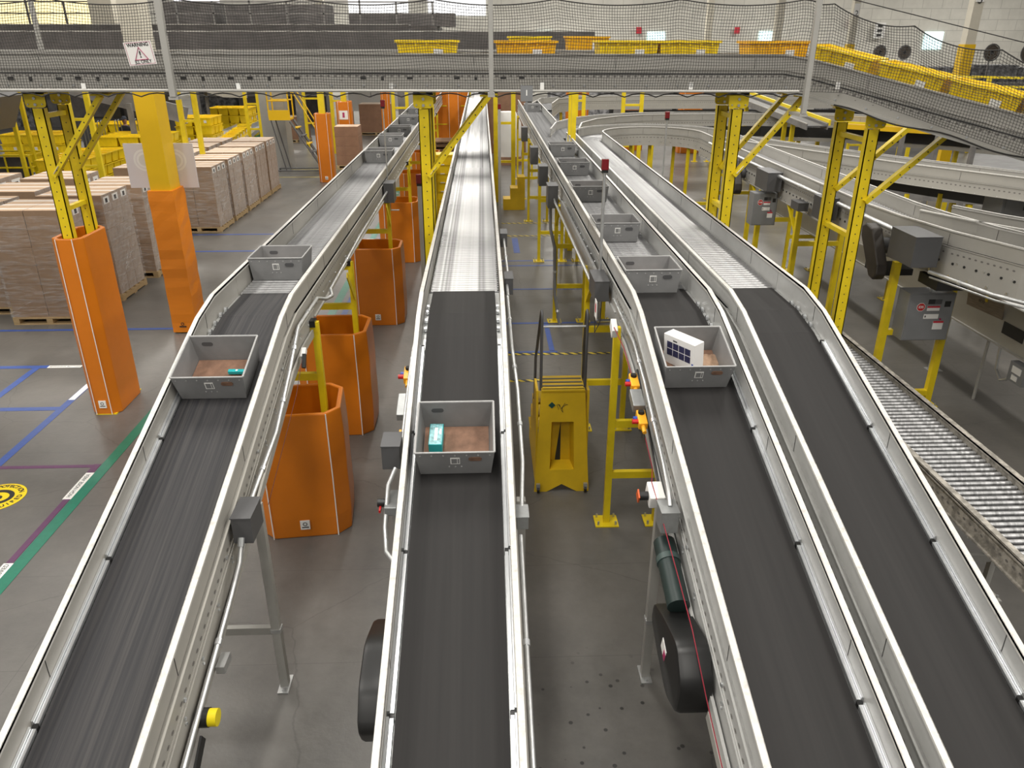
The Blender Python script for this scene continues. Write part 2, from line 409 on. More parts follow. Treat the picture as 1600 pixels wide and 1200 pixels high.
struct('wall_back', M().box(-60, 60, 70, 70.3, 0, 12), WALL)
struct('wall_left', M().box(-60.3, -60, -12, 70, 0, 12), WALL)
struct('wall_right', M().box(60, 60.3, -12, 70, 0, 12), WALL)
def pane(n, x0, x1, z0, z1, mt, y=69.9):
    struct('window_or_glow_%d' % n, M().box(x0, x1, y, y + 0.08, z0, z1), mt)
pane(1, 13.8, 15.3, 4.15, 4.9, LITW); pane(2, 23.2, 24.5, 4.2, 4.95, LITW); pane(3, 37.3, 38.9, 3.55, 4.9, LITW)
pane(4, 4.6, 5.9, 4.5, 4.95, LITW)
pane(5, -42, -30, 4.5, 8.0, LITY); pane(6, -24.6, -21, 5.6, 7.6, LITB); pane(7, -10.7, -5.9, 5.4, 7.6, LITB); pane(8, -4.3, 0.4, 6.1, 7.6, LITB)  # added glowing panels for lit wall and skylit patches, not windows

# ---------------------------------------------------------------- conveyors
roller_me = {}
def roller_mesh(half, mt, r=0.024, n=12):
    k = (half, mt.name, r)
    if k not in roller_me:
        m = M().cyl((-half, 0, 0), (half, 0, 0), r, n); m.cyl((-half - 0.015, 0, 0), (half + 0.015, 0, 0), 0.007, 6)
        o = m.obj('roller', mt, smooth=True); roller_me[k] = o.data; bpy.data.objects.remove(o)
    return roller_me[k]

def walk(path, step):
    P = [Vector(p) for p in path]; out = []; carry = step / 2
    for a, b in zip(P, P[1:]):
        d = b - a; L = d.length; t = carry
        while t < L:
            out.append((a + d * (t / L), math.atan2(d.y, d.x))); t += step
        carry = t - L
    return out

def slots(path, u, v, side, step=0.062, w=0.011, h=0.03, mi=0, m=None):
    """row of punched oval slots standing on a channel face"""
    m = m or M()
    for p, a in walk(path, step):
        nx, ny = math.sin(a) * side, -math.cos(a) * side; t = Vector((math.cos(a), math.sin(a), 0))
        c = Vector((p.x + nx * u, p.y + ny * u, p.z + v))
        ring = [c + t * (math.cos(q) * h / 2) + Vector((0, 0, math.sin(q) * w / 2)) for q in [2 * PI * k / 6 for k in range(6)]]
        m.add(ring, [(0, 1, 2, 3, 4, 5)], mi)
    return m
def bolts(path, u, v, side, step=0.3, r=0.011, m=None, mi=0):
    m = m or M()
    for p, a in walk(path, step):
        nx, ny = math.sin(a) * side, -math.cos(a) * side
        c = Vector((p.x + nx * u, p.y + ny * u, p.z + v))
        m.cyl(c, c + Vector((nx, ny, 0)) * 0.009, r, 6, mi=mi)
    return m

def rails(root, path, half, low=-0.20, top=0.19, detail=1, cap=CAP, plate=RAIL, sides=(-1, 1), gap=1.52, sv=-0.055, bv=-0.15, tall=False):
    for s in sides:
        pl = M().rect(path, s * (half - 0.027), s * (half - 0.017), -0.03, top - 0.008)
        pl.rect(path, s * (half - 0.017), s * half, low, 0.02)
        pl.rect(path, s * (half - 0.017), s * (half + 0.018), low, low + 0.012)
        pl.rect(path, s * (half - 0.017), s * (half + 0.012), 0.01, 0.02)
        o = pl.obj('side_rail', plate, root, world=True)
        if detail:
            m = slots(path, half + 0.0015, sv, s, w=0.022, h=0.036, step=0.075, mi=0)
            if detail > 1 and not tall: slots(path, half + 0.0015, -0.10, s, step=0.19, w=0.008, h=0.02, m=m)
            bolts(path, half + 0.001, bv, s, step=0.34, m=m, mi=1)
            if tall:
                bolts(path, half + 0.001, bv - 0.035, s, step=0.34, m=m, mi=1, r=0.008)
                bolts(path, half + 0.001, sv - 0.02, s, step=0.9, m=m, mi=1, r=0.013)
            m.obj('slot_row', [SLOT, ALU], o)['kind'] = 'stuff'
            if tall:
                g = M().rect(path, s * half, s * (half + 0.006), sv - 0.034, sv - 0.028)
                g.rect(path, s * half, s * (half + 0.010), bv + 0.035, bv + 0.042)
                g.rect(path, s * (half + .012), s * (half + 0.03), low, low + 0.07)
                g.obj('stiffener', plate, o)
        c = M().rect(path, s * (half - 0.037), s * (half), top - 0.016, top)
        c.rect(path, s * (half - 0.037), s * (half - 0.033), top - 0.03, top)
        c.obj('rail_cap', cap, o)
        if detail:                           # seams where rail lengths butt together
            j = M()
            for p, a in walk(path, gap):
                nx, ny = math.sin(a) * s, -math.cos(a) * s
                for uu in (half - 0.0285, half - 0.0155):
                    j.cbox((p.x + nx * uu, p.y + ny * uu, p.z + top / 2 - 0.01), (0.004, 0.0015, top - 0.06), a)
            j.obj('seam', DARK, o)
def roller_conveyor(name, label, path, half=0.345, mt=ROLL, nparts=100, step=0.075, detail=1, low=-0.24, top=0.19,
                    sides=(-1, 1), bed=True, rr=0.024, reverse=False, cap=CAP, plate=RAIL):
    p0 = path[0]
    root = thing(name, label, 'conveyor', (p0[0], p0[1], 0))
    rails(root, path, half, low, top, detail, cap=cap, plate=plate, sides=sides)
    if bed:
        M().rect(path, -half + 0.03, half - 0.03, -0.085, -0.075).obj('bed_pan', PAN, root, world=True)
    sp = walk(path, step); rest = M(); me = roller_mesh(round(half - 0.045, 3), mt, rr)
    if reverse: sp = sp[::-1]
    for i, (p, a) in enumerate(sp):
        if i < nparts:
            o = bpy.data.objects.new('roller', me); COL.objects.link(o); o.parent = root
            o.location = (p.x - root.location.x, p.y - root.location.y, p.z - 0.024); o.rotation_euler = (0, 0, a - PI/2)
        else:
            n = Vector((math.sin(a), -math.cos(a), 0)) * (half - 0.045); c = Vector((p.x, p.y, p.z - 0.024))
            rest.cyl(c - n, c + n, 0.024, 8)
    if rest.v:
        o = rest.obj('roller', mt, root, world=True, smooth=True); o['kind'] = 'stuff'
    return root

def leg_frame(root, x0, x1, y, top, mt=YEL, w=0.06, cross=(0.55,), foot=True, knee=0.0, yb=None):
    """two square tube legs with bolted foot plates and cross bars, as parts of a conveyor"""
    for x in (x0, x1):
        m = M().box(x - w / 2, x + w / 2, y - w / 2, y + w / 2, 0.01, top)
        l = m.obj('leg', mt, root, world=True)
        if foot:
            f = M().box(x - 0.115, x + 0.115, y - 0.10, y + 0.10, 0, 0.012)
            for sx in (-1, 1):
                for sy in (-1, 1): f.cyl((x + sx * 0.085, y + sy * 0.07, 0.01), (x + sx * 0.085, y + sy * 0.07, 0.05), 0.011, 6, mi=1)
            f.obj('foot_plate', [mt, GALV], l)
    for z in cross:
        M().box(x0, x1, y - w / 2 + 0.004, y + w / 2 - 0.004, z - 0.035, z + 0.035).obj('cross_bar', mt, root, world=True)
    if knee:
        M().bar((x0, y, top - 0.42), (x0, y + knee, top), 0.04, 0.04).obj('knee_brace', mt, root, world=True)

def beam_post(root, x, y, top, w=0.125, d=0.09, plate=True, mt=YEL, pad=True, name='support_post'):
    """perforated channel post with a bolted saddle plate on top"""
    m = M().box(x - w / 2, x + w / 2, y, y + 0.012, 0.01, top - 0.16)
    m.box(x - w / 2, x - w / 2 + 0.01, y, y + d, 0.01, top - 0.16); m.box(x + w / 2 - 0.01, x + w / 2, y, y + d, 0.01, top - 0.16)
    n = int((top - 1.0) / 0.1)
    for k in range(n):
        z = 0.9 + k * 0.1
        ring = [(x + 0.0075 * math.cos(q), y - 0.0012, z + 0.0075 * math.sin(q)) for q in [2 * PI * i / 8 for i in range(8)]]
        m.add(ring, [tuple(range(8))], 1)
        ring = [(x + 0.0075 * math.cos(q), y + 0.0132, z + 0.0075 * math.sin(q)) for q in [2 * PI * i / 8 for i in range(8)]]
        m.add(ring, [tuple(range(8))], 1)
    m.box(x - 0.13, x + 0.13, y - 0.08, y + 0.15, 0, 0.012, 0)
    o = m.obj(name, [mt, DARK], root, world=True)
    if plate:
        c = 0.035; W = 0.11
        poly = [(x - W, top), (x - W, top - 0.15 + c), (x - W + c * .3, top - 0.15 + c * .3), (x - W + c, top - 0.15), (x + W - c, top - 0.15), (x + W - c * .3, top - 0.15 + c * .3), (x + W, top - 0.15 + c), (x + W, top)]
        p = M().prism(poly, y - 0.014, y - 0.002, 'y'); p.box(x - W, x + W, y - 0.014, y + d, top - 0.012, top)
        for bx, bz in ((0, -0.055), (0, -0.12), (-0.075, -0.115), (0.075, -0.115)):
            r = 0.016 if bx == 0 else 0.008
            p.cyl((x + bx, y - 0.014, top + bz), (x + bx, y - 0.028, top + bz), r, 8, mi=1)
        p.obj('saddle_plate', [mt, GALV], o)
    return o

def belt_conveyor(label, cx, half=0.345, bh=0.275, mt=BELT, legs=True, plate=RAIL):
    ys = [0.9, 5.85, 6.25, 6.88]
    path = [(cx, y, zbelt(y)) for y in ys]
    root = thing('belt_conveyor', label, 'conveyor', (cx, 0.9, 0))
    rails(root, path, half, -0.36, 0.19, detail=2, sv=-0.09, bv=-0.19, tall=True, plate=plate)
    b = M().rect(path, -bh, bh, -0.012, 0.0); b.rect(path, -bh, bh, -0.15, -0.14)
    b.obj('belt', mt, root, world=True)
    M().rect(path, -half + 0.03, half - 0.03, -0.05, -0.02).obj('slider_bed', GALV, root, world=True)
    for s in (-1, 1):
        y = 0.95; k = 0
        while y < 5.6:
            y1 = min(y + 0.93, 5.75)
            seg = [(cx, q, zbelt(q)) for q in (y, y1)]
            m = M().rect(seg, s * (bh + 0.006), s * (half - 0.044), 0.0, 0.02)
            m.rect(seg, s * (half - 0.042), s * (half - 0.029), 0.0, 0.034)
            m.obj('guide_strip', ALU, root, world=True)
            M().rect([(cx, q, zbelt(q)) for q in (y1 + 0.002, y1 + 0.024)], s * (bh + 0.004), s * (half - 0.036), -0.01, 0.016).obj('joint_block', BLK, root, world=True)
            y = y1 + 0.026; k += 1
        m = M()
        for q in (5.98, 6.12, 6.28, 6.42):
            m.cyl((cx + s * (bh + 0.004), q, zbelt(q) - 0.0), (cx + s * (bh + 0.026), q, zbelt(q) - 0.0), 0.022, 10)
        m.obj('guide_wheel', ALU, root, world=True, smooth=True)
    if legs:
        for s in (-1, 1):
            m = M().box(cx + s * 0.415 - 0.03, cx + s * 0.415 + 0.03, 4.36, 4.42, 0.01, zbelt(4.4) - 0.18)
            l = m.obj('leg', SILVER, root, world=True)
            f = M().box(cx + s * 0.415 - 0.04, cx + s * 0.415 + 0.04, 4.30, 4.48, 0, 0.01)
            f.cyl((cx + s * 0.415, 4.325, 0.01), (cx + s * 0.415, 4.325, 0.03), 0.014, 6)
            f.cyl((cx + s * 0.415, 4.455, 0.01), (cx + s * 0.415, 4.455, 0.03), 0.014, 6)
            f.obj('foot_plate', GALV, l)
            M().box(cx + s * 0.415 - 0.035, cx + s * 0.415 + 0.035, 4.355, 4.425, 0.52, 0.55).obj('collar', GALV, l)
        M().box(cx - 0.415, cx + 0.415, 4.37, 4.41, 0.50, 0.56).obj('cross_bar', SILVER, root, world=True)
    return root

CX = {1: -1.945, 2: -0.195, 3: 1.580, 4: 2.415}
b1 = belt_conveyor('scuffed black belt conveyor at far left, carrying a tote with a small teal stick', CX[1], mt=BELTW)
b2 = belt_conveyor('black belt conveyor in the middle, carrying a tote with a small teal carton', CX[2], half=0.355, bh=0.285)
b3 = belt_conveyor('black belt conveyor carrying the tote with a tilted white carton', CX[3], plate=RAILC)
b4 = belt_conveyor('empty black belt conveyor at right, next to the low grey roller conveyor', CX[4], plate=RAILC)
r1 = roller_conveyor('roller_conveyor', 'level steel roller conveyor feeding the left belt, row of grey totes at its far end', [(CX[1], 6.89, 2.265), (CX[1], 36, 2.265)])
r2 = roller_conveyor('roller_conveyor', 'bright empty roller conveyor running straight back in the middle', [(CX[2], 6.89, 2.265), (CX[2], 40, 2.265)], half=0.355, mt=ROLLW)
r3 = roller_conveyor('roller_conveyor', 'roller conveyor right of the yellow step stand carrying a line of grey totes', [(CX[3], 6.89, 2.265), (CX[3], 17.8, 2.265), (CX[3], 17.81, 2.265), (CX[3], 28.5, 2.265)], sides=(-1,), plate=RAILC)
rails(r3, [(CX[3], 6.89, 2.265), (CX[3], 18.3, 2.265)], 0.345, sides=(1,), plate=RAILC)
rails(r3, [(CX[3], 21.0, 2.265), (CX[3], 28.5, 2.265)], 0.345, sides=(1,), plate=RAILC)
r4 = roller_conveyor('roller_conveyor', 'empty roller conveyor feeding the rightmost belt, ending in a curve', [(CX[4], 6.89, 2.265), (CX[4], 18.3, 2.265)], plate=RAILC)
# curve joining line four to the return line
UC = (3.88, 18.3); UR = 1.465
arc = [(UC[0] - UR * math.cos(t), UC[1] + UR * math.sin(t), 2.265) for t in [PI * k / 20 for k in range(21)]]
rc = roller_conveyor('curved_conveyor', 'half round roller curve at the far end of the rightmost roller line', arc, detail=1)
# return line on the right
RX = 5.30
pathR = [(5.345, 18.28, 2.265), (5.32, 14, 2.265), (RX, 9.9, 2.265), (5.36, 9.2, 2.265), (5.52, 8.4, 2.265), (5.8, 7.6, 2.265), (6.2, 6.9, 2.265), (6.9, 6.1, 2.265), (8, 5.3, 2.265)]
r5 = roller_conveyor('roller_conveyor', 'raised roller conveyor on the right with dark boxes bolted to its side', pathR, detail=1, reverse=True, low=-0.34, sides=(-1, 1), mt=ROLLR)
# the second track between the rails of the right line's widened part
def mini_rail(root, path, h0=-0.02, h1=0.19, name='divider_rail'):
    o = M().rect(path, -0.006, 0.006, h0, h1 - 0.01).obj(name, RAIL, root, world=True)
    M().rect(path, -0.02, 0.02, h1 - 0.016, h1).obj('rail_cap', CAP, o)
# branch leaving to the right
pathB = [(5.45, 17.4, 2.265), (5.9, 16.4, 2.265), (6.6, 15.1, 2.265), (7.6, 13.4, 2.265), (9.3, 10.9, 2.265), (12.5, 7.6, 2.265)]
r6 = roller_conveyor('roller_conveyor', 'branch roller conveyor splitting off to the right behind the yellow posts', pathB, detail=1, nparts=40, low=-0.16)
M().rect(pathB[1:], -0.42, -0.33, -0.42, -0.17).obj('belt_guard', BLK, r6, world=True)
# second branch close by on the right
pathC = [(5.72, 9.6, 2.265), (6.0, 9.0, 2.265), (6.5, 8.2, 2.265), (7.3, 7.3, 2.265), (8.6, 6.3, 2.265)]
r7 = roller_conveyor('roller_conveyor', 'short grey roller spur joining the right line near the picture edge', pathC, half=0.33, detail=0, nparts=60, low=-0.14)
# loop from line three to the right
loop = [(CX[3] + 0.35, 19.0, 2.265), (2.2, 20.6, 2.265), (2.75, 21.7, 2.265), (3.5, 22.5, 2.265), (4.4, 23.0, 2.265), (5.6, 23.2, 2.265), (8, 23.2, 2.265), (10.0, 22.6, 2.265), (12.5, 20.6, 2.265), (15.5, 16.5, 2.265)]
r8 = roller_conveyor('roller_conveyor', 'long pale conveyor swinging from the tote line to the far right', loop, detail=1, nparts=0, low=-0.14)
M().rect(loop[5:], 0.36, 0.42, -0.42, -0.15).obj('belt_guard', BLK, r8, world=True)
M().rect(loop[5:], 0.34, 0.44, -0.52, -0.43).obj('lower_beam', RAIL, r8, world=True)
far = [(CX[3] + 0.4, 27.0, 2.265), (2.4, 29.2, 2.265), (3.5, 30.4, 2.265), (6, 30.8, 2.265), (16, 30.8, 2.265), (26, 24, 2.265)]
r9 = roller_conveyor('roller_conveyor', 'farthest pale conveyor crossing behind the loops under the netting', far, detail=1, nparts=0, low=-0.28)
M().rect([(5.2, 30.8, 2.265), (15, 30.8, 2.265)], 0.37, 0.42, -0.68, -0.32).obj('belt_guard', BLK, r9, world=True)
M().rect([(1.8, 30.8, 2.265), (16, 30.8, 2.265)], 0.34, 0.46, -0.95, -0.76).obj('lower_beam', RAIL, r9, world=True)
# low roller conveyor bottom right
pathO = [(3.98, 1.5, 1.10), (3.98, 9.6, 1.10)]
DIRTY = mat('dirty_worn_rail', (0.42, 0.39, 0.34), 0.6, 0, 0.5, 14.0, nlo=0.42, nhi=0.6)
ro = roller_conveyor('roller_conveyor', 'low roller conveyor with dirty rails beside the empty right belt', pathO, half=0.34, mt=ROLLD, nparts=100, step=0.072, rr=0.019, detail=1, low=-0.14, top=0.055, cap=DIRTY, plate=DIRTY)
for s in (-1, 1): M().rect(pathO, s * .305, s * .355, .040, .056).obj('rail_cap', DIRTY, ro, world=True)
for y in (2.2, 5.2, 8.4):
    leg_frame(ro, 3.70, 4.26, y, 0.97, mt=SILVER, w=0.05, cross=(0.4,))

# ---------------------------------------------------------------- supports
for y in (6.72, 8.8, 12.7, 16.6, 20.4, 24.3, 28.0):
    rt_ = r1 if y > 7 else b1
    leg_frame(rt_, -2.12, -1.555, y, 2.04, cross=(1.50,))
    M().box(-2.2, -1.53, y - .035, y + .035, 1.95, 2.02).obj('top_bar', YEL, rt_, world=True)
    M().cbox((-1.585, y, 2.03), (.07, .10, .06)).obj('rail_clamp', BLK, rt_, world=True)
    if y > 7: M().bar((-1.53, y - .05, 1.62), (-1.53, y - .42, 2.0), 0.012, 0.07).obj('knee_brace', YEL, rt_, world=True)
for y in (7.3, 10.0, 14.0, 18.0, 22.5, 27, 32):
    leg_frame(r2, CX[2] - 0.24, CX[2] + 0.24, y, 2.06, cross=(0.9,))
for y in (8.45, 12.4, 16.3, 20.3, 23.4, 27.0):
    leg_frame(r3, 1.17, 1.66, y, 2.06, cross=(0.62, 1.3), knee=-0.5)
leg_frame(b3, 1.17, 1.66, 6.42, 2.06, cross=(0.55, 1.1))
for y in (6.42,): leg_frame(b4, 2.12, 2.72, y, 2.0, cross=(0.55,))
for y in (8.45, 12.4, 16.3): leg_frame(r4, 2.0, 2.74, y, 2.06, cross=(0.62,))
for a in (0.5, 1.2, 1.95, 2.7):
    x, y = UC[0] - UR * math.cos(a), UC[1] + UR * math.sin(a)
    leg_frame(rc, x - 0.3, x + 0.3, y, 2.06, cross=(0.7,), w=0.07)
for y in (8.96, 12.1, 13.9, 16.6):
    leg_frame(r5, 5.0, 5.74 if y > 9 else 5.77, y, 1.93, cross=(0.18, 1.38) if y > 9 else (0.18, 1.03), w=0.08, knee=0.5 if y > 10 else 0)
for x, y in ((6.5, 15.4), (7.7, 13.4), (9.4, 10.9)): leg_frame(r6, x - 0.3, x + 0.3, y, 1.92, cross=(0.7,))
for x, y in ((8.0, 6.75),): leg_frame(r7, x - 0.25, x + 0.25, y, 2.1, cross=(0.7,))
for x, y in ((2.4, 20.9), (4.6, 23.0), (7.0, 23.2), (9.4, 22.9), (12.3, 20.8)): leg_frame(r8, x - 0.28, x + 0.28, y, 1.75 if x > 5 else 2.1, cross=(0.7,), w=0.09)
for x in (2.6, 5.5, 8.5, 11.5, 14.5): leg_frame(r9, x - 0.25, x + 0.25, 30.8 if x > 3 else 29.5, 1.3 if x > 5 else 1.95, cross=(0.6,), w=0.09)
# ---------------------------------------------------------------- fittings on the near conveyors
def fit(root): return dict(parent=root, world=True)
def pipe(root, pts, r=0.015, mt=GALV, name='conduit', clamps=True):
    o = M().tube(pts, r, 10).obj(name, mt, root, world=True, smooth=True)
    if clamps:
        m = M()
        for a, b in zip(pts, pts[1:]):
            a = Vector(a); b = Vector(b)
            if (b - a).length > 0.5:
                c = a + (b - a) * 0.5; d = (b - a).normalized()
                m.cyl(c - d * 0.018, c + d * 0.018, r + 0.005, 10)
        if m.v: m.obj('coupling', ALU, o)
    return o
def enclosure(root, c, d, mt=BOXG, name='enclosure', lid=True):
    o = M().cbox(c, d).obj(name, mt, root, world=True, bevel=0.004)
    if lid: M().cbox((c[0], c[1], c[2] + d[2] / 2 + 0.002), (d[0] + 0.008, d[1] + 0.008, 0.006)).obj('lid', mt, o)
    return o
def ctrl(root, c, s=1, red=REDP):
    """yellow pull-cord switch with red and blue pilot lamps"""
    x, y, z = c
    o = M().cbox(c, (0.065, 0.15, 0.06), rx=0.28).obj('cord_switch', ESTOP, root, world=True, bevel=0.006)
    M().cyl((x, y + 0.03, z + 0.02), (x, y + 0.03, z + 0.055), 0.024, 14).obj('reset_cap', BLK, o, smooth=True)
    M().cyl((x - s * 0.03, y - 0.03, z), (x - s * 0.075, y - 0.03, z), 0.018, 12).obj('lamp', red, o, smooth=True)
    M().cyl((x - s * 0.03, y + 0.012, z + 0.004), (x - s * 0.06, y + 0.012, z + 0.004), 0.017, 12).obj('lamp', BLUEP, o, smooth=True)
    M().cyl((x, y - 0.07, z - 0.02), (x, y - 0.13, z - 0.04), 0.016, 10).obj('gland', ESTOP, o, smooth=True)
    return o
def link(root, pts, name='pull_cord', mt=ROPE, r=0.003): return M().tube(pts, r, 6).obj(name, mt, root, world=True)
def zl(y, d): return zbelt(y) + d

# left belt, its inner side
x = -1.6 + 0.045
pipe(b1, [(x, 0.95, zl(.95, -.27)), (x, 3.2, zl(3.2, -.25)), (x + .01, 3.75, zl(3.75, -.22)), (x + .03, 3.92, zl(3.92, -.15)), (x + 0.035, 3.98, zl(3.98, -.08))], 0.016)
enclosure(b1, (-1.51, 4.12, zl(4.12, -0.04)), (0.12, 0.24, 0.18))
M().cyl((-1.52, 4.0, zl(4.0, -.05)), (-1.52, 3.965, zl(3.96, -.08)), 0.021, 10).obj('gland', CAST, b1, world=True)
pipe(b1, [(x + .02, 4.22, zl(4.22, -.06)), (x + .03, 5.0, zl(5.0, -.15)), (x + .02, 5.6, zl(5.6, -.10)), (x, 6.1, zl(6.1, -.03)), (x, 6.9, zl(6.9, -.06)), (x + .06, 7.0, zl(6.9, -.10)), (x + .1, 7.1, zl(6.9, -.10)), (x + .06, 7.25, zl(6.9, -.08))], 0.017)
pipe(r1, [(x + .06, 7.26, 2.185), (x + .03, 9.4, 2.19), (x + .03, 12.4, 2.19)], 0.015)
enclosure(r1, (-1.5, 12.6, 2.16), (0.16, 0.34, 0.3))
link(b1, [(x + .03, 4.6, zl(4.6, -.38)), (x + .05, 5.6, zl(5.6, -.30)), (x + .03, 6.0, 1.98)], mt=CORD, r=.0022)
M().cbox((x + .03, 6.05, zl(6.05, -.24)), (0.04, 0.10, 0.05), rx=0.5).obj('cord_switch', PAPER, b1, world=True, bevel=0.004)
M().cbox((x + .045, 5.98, zl(6, -.27)), (0.03, 0.12, 0.03), rx=0.9).obj('lever', BLK, b1, world=True)
s_ = M().cyl((x - .02, 3.10, zl(3.10, -.30)), (x + .045, 3.10, zl(3.10, -.30)), 0.052, 20).obj('photo_eye_reflector', BLK, b1, world=True, smooth=True)
M().cyl((x + .045, 3.10, zl(3.10, -.30)), (x + .09, 3.10, zl(3.10, -.30)), 0.047, 20).obj('yellow_cap', mat('bright_yellow_cap', (0.85, 0.68, 0.01), 0.4), s_, smooth=True)['label'] = 'round yellow cap with a printed line'
M().cbox((x + .02, 2.90, zl(2.90, -.38)), (0.012, 0.30, 0.07), rx=0.5).obj('bracket', BLK, b1, world=True)
M().cbox((x + .02, 3.45, zl(3.45, -.36)), (0.05, 0.12, 0.05)).obj('bracket', GALV, b1, world=True)
# middle belt, left side
x = -0.56
def drive_guard(root, pts, xa, xb):
    # smooth closed outline through the corner points, with a rounded rim on the outer face
    P = [Vector(p) for p in pts]; n = len(P); out = []
    for i in range(n):
        a, b, c = P[i - 1], P[i], P[(i + 1) % n]
        p0 = b.lerp(a, .26); p1 = b.lerp(c, .26)
        for t in (0, .25, .5, .75, 1): out.append(p0.lerp(b, t).lerp(b.lerp(p1, t), t))
    cen = sum(out, Vector((0, 0))) / len(out); m = M(); N_ = len(out); vs = []
    for x, k in ((xb, 1.0), (xa + (xb - xa) * .18, 1.0), (xa + (xb - xa) * .05, .97), (xa, .90)):
        vs += [(x, *(cen + (q - cen) * k)) for q in out]
    fs = [(i * N_ + k, i * N_ + (k + 1) % N_, (i + 1) * N_ + (k + 1) % N_, (i + 1) * N_ + k) for i in range(3) for k in range(N_)] + [tuple(range(N_))[::-1], tuple(3 * N_ + k for k in range(N_))]
    return m.add(vs, fs).obj('drive_guard', BLK, root, world=True, smooth=True)
drive_guard(b2, [(3.86, 1.08), (3.5, 1.22), (3.2, 1.15), (3.05, .98), (3.14, .80), (3.4, .76), (3.86, .93)], -0.73, -0.57)
enclosure(b2, (-0.635, 4.55, zl(4.55, 0.07)), (0.12, 0.2, 0.17))
pipe(b2, [(-0.60, 4.40, zl(4.4, .07)), (-0.645, 4.32, zl(4.3, .02)), (-0.66, 4.15, zl(4.2, -.16)), (-0.64, 4.0, zl(4.0, -.18)), (-0.58, 3.9, zl(3.9, -.16))], 0.016, clamps=False)
sb = M().cbox((-0.625, 4.30, zl(4.3, -.10)), (0.08, 0.22, 0.06)).obj('disconnect_switch', CAST, b2, world=True, bevel=0.005)
M().cyl((-0.66, 4.3, zl(4.3, -.10)), (-0.72, 4.3, zl(4.3, -.10)), 0.028, 12).obj('knob', BLK, sb, smooth=True)
M().cbox((-0.70, 4.25, zl(4.3, -.12)), (0.012, 0.05, 0.02)).obj('red_tab', REDP, sb)
ctrl(b2, (-0.60, 5.48, zl(5.48, -.06)))
M().cbox((-0.615, 5.16, zl(5.16, -.08)), (0.085, 0.24, 0.06), rx=0.28).obj('disconnect_switch', CAST, b2, world=True, bevel=0.005)
M().cbox((-0.595, 4.86, zl(4.86, -.08)), (0.06, 0.10, 0.05), rx=0.28).obj('cord_switch', ESTOP, b2, world=True, bevel=0.005)
link(b2, [(-0.6, 5.6, zl(5.6, -.1)), (-0.6, 5.9, zl(5.9, -.12)), (-0.59, 6.4, 2.12)], mt=GALV)
pipe(b2, [(-0.585, 4.66, zl(4.66, .02)), (-0.585, 5.1, zl(5.1, 0.0)), (-0.58, 5.6, zl(5.6, 0.0))], 0.012, clamps=False)
# middle belt, right side
pipe(b2, [(0.20, 0.95, zl(.95, -.10)), (0.20, 2.6, zl(2.6, -.10)), (0.20, 4.02, zl(4.02, -.10))], 0.016)
enclosure(b2, (0.215, 4.14, zl(4.14, -.08)), (0.075, 0.14, 0.09), mt=CAST)
pipe(b2, [(0.215, 4.2, zl(4.2, -.06)), (0.24, 4.6, zl(4.6, -.08)), (0.235, 5.3, zl(5.3, -.06)), (0.21, 5.8, zl(5.8, -.05)), (0.21, 6.9, 2.20)], 0.014)
pipe(r2, [(0.215, 6.92, 2.20), (0.215, 7.27, 2.20)], 0.014)
for y in (7.4, 9.3): enclosure(r2, (0.235, y, 2.18), (0.08, 0.26, 0.16))
pipe(r2, [(0.235, 7.54, 2.2), (0.235, 9.16, 2.2)], 0.014)
# tote line, left side
x = 1.17
g = drive_guard(b3, [(3.88, 1.02), (3.86, 1.14), (3.68, 1.22), (3.28, 1.33), (3.12, 1.16), (3.16, .92), (3.36, .84), (3.7, .94)], 1.03, 1.215)
M().cbox((1.028, 3.50, 1.09), (0.004, 0.10, 0.09), rx=0.3).obj('warning_label', PAPER, g)
M().cbox((1.0255, 3.47, 1.07), (0.003, 0.04, 0.06), rx=0.3).obj('warning_mark', MAROON, g)
M().cyl((1.14, 3.66, 1.27), (1.14, 4.12, 1.41), 0.07, 20).obj('gear_motor', mat('dark_green_motor', (0.02, 0.035, 0.033), 0.4), b3, world=True, smooth=True)
M().cyl((1.14, 3.96, 1.361), (1.14, 4.0, 1.373), 0.077, 20).obj('motor_band', mat('grey_green_band', (0.06, 0.09, 0.085), 0.4), b3, world=True, smooth=True)
enclosure(b3, (1.14, 4.10, zl(4.10, -.06)), (0.11, 0.15, 0.15), mt=CAST)
pipe(b3, [(1.15, 4.10, zl(4.10, .02)), (1.155, 4.2, zl(4.2, 0.06)), (1.175, 4.45, zl(4.45, 0.02)), (1.20, 5.3, zl(5.3, -0.02)), (1.20, 5.8, zl(5.8, -.04)), (1.20, 6.8, 2.18)], 0.015)
pipe(b3, [(1.19, 4.2, zl(4.2, -.14)), (1.17, 4.45, zl(4.45, -.2)), (1.19, 4.8, zl(4.8, -.22)), (1.20, 5.6, zl(5.6, -.13))], 0.009, mt=BLK, clamps=False, name='cable')
sb = M().cbox((1.10, 4.30, zl(4.30, -.08)), (0.10, 0.15, 0.10), rx=0.28).obj('disconnect_switch', PAPER, b3, world=True, bevel=0.008)
M().cyl((1.05, 4.29, zl(4.3, -.08)), (0.99, 4.29, zl(4.3, -.08)), 0.03, 12).obj('knob', BLK, sb, smooth=True)
M().cbox((0.985, 4.29, zl(4.3, -.08)), (0.010, 0.065, 0.065), rx=0.5).obj('knob_rim', mat('orange_red_rim', (0.6, 0.1, 0.02), 0.4), sb)
ctrl(b3, (1.13, 5.00, zl(5.0, -.09))); ctrl(b3, (1.13, 5.36, zl(5.36, -.06)))
M().cbox((1.125, 5.18, zl(5.18, -.075)), (0.09, 0.19, 0.07), rx=0.28).obj('disconnect_switch', CAST, b3, world=True, bevel=0.005)
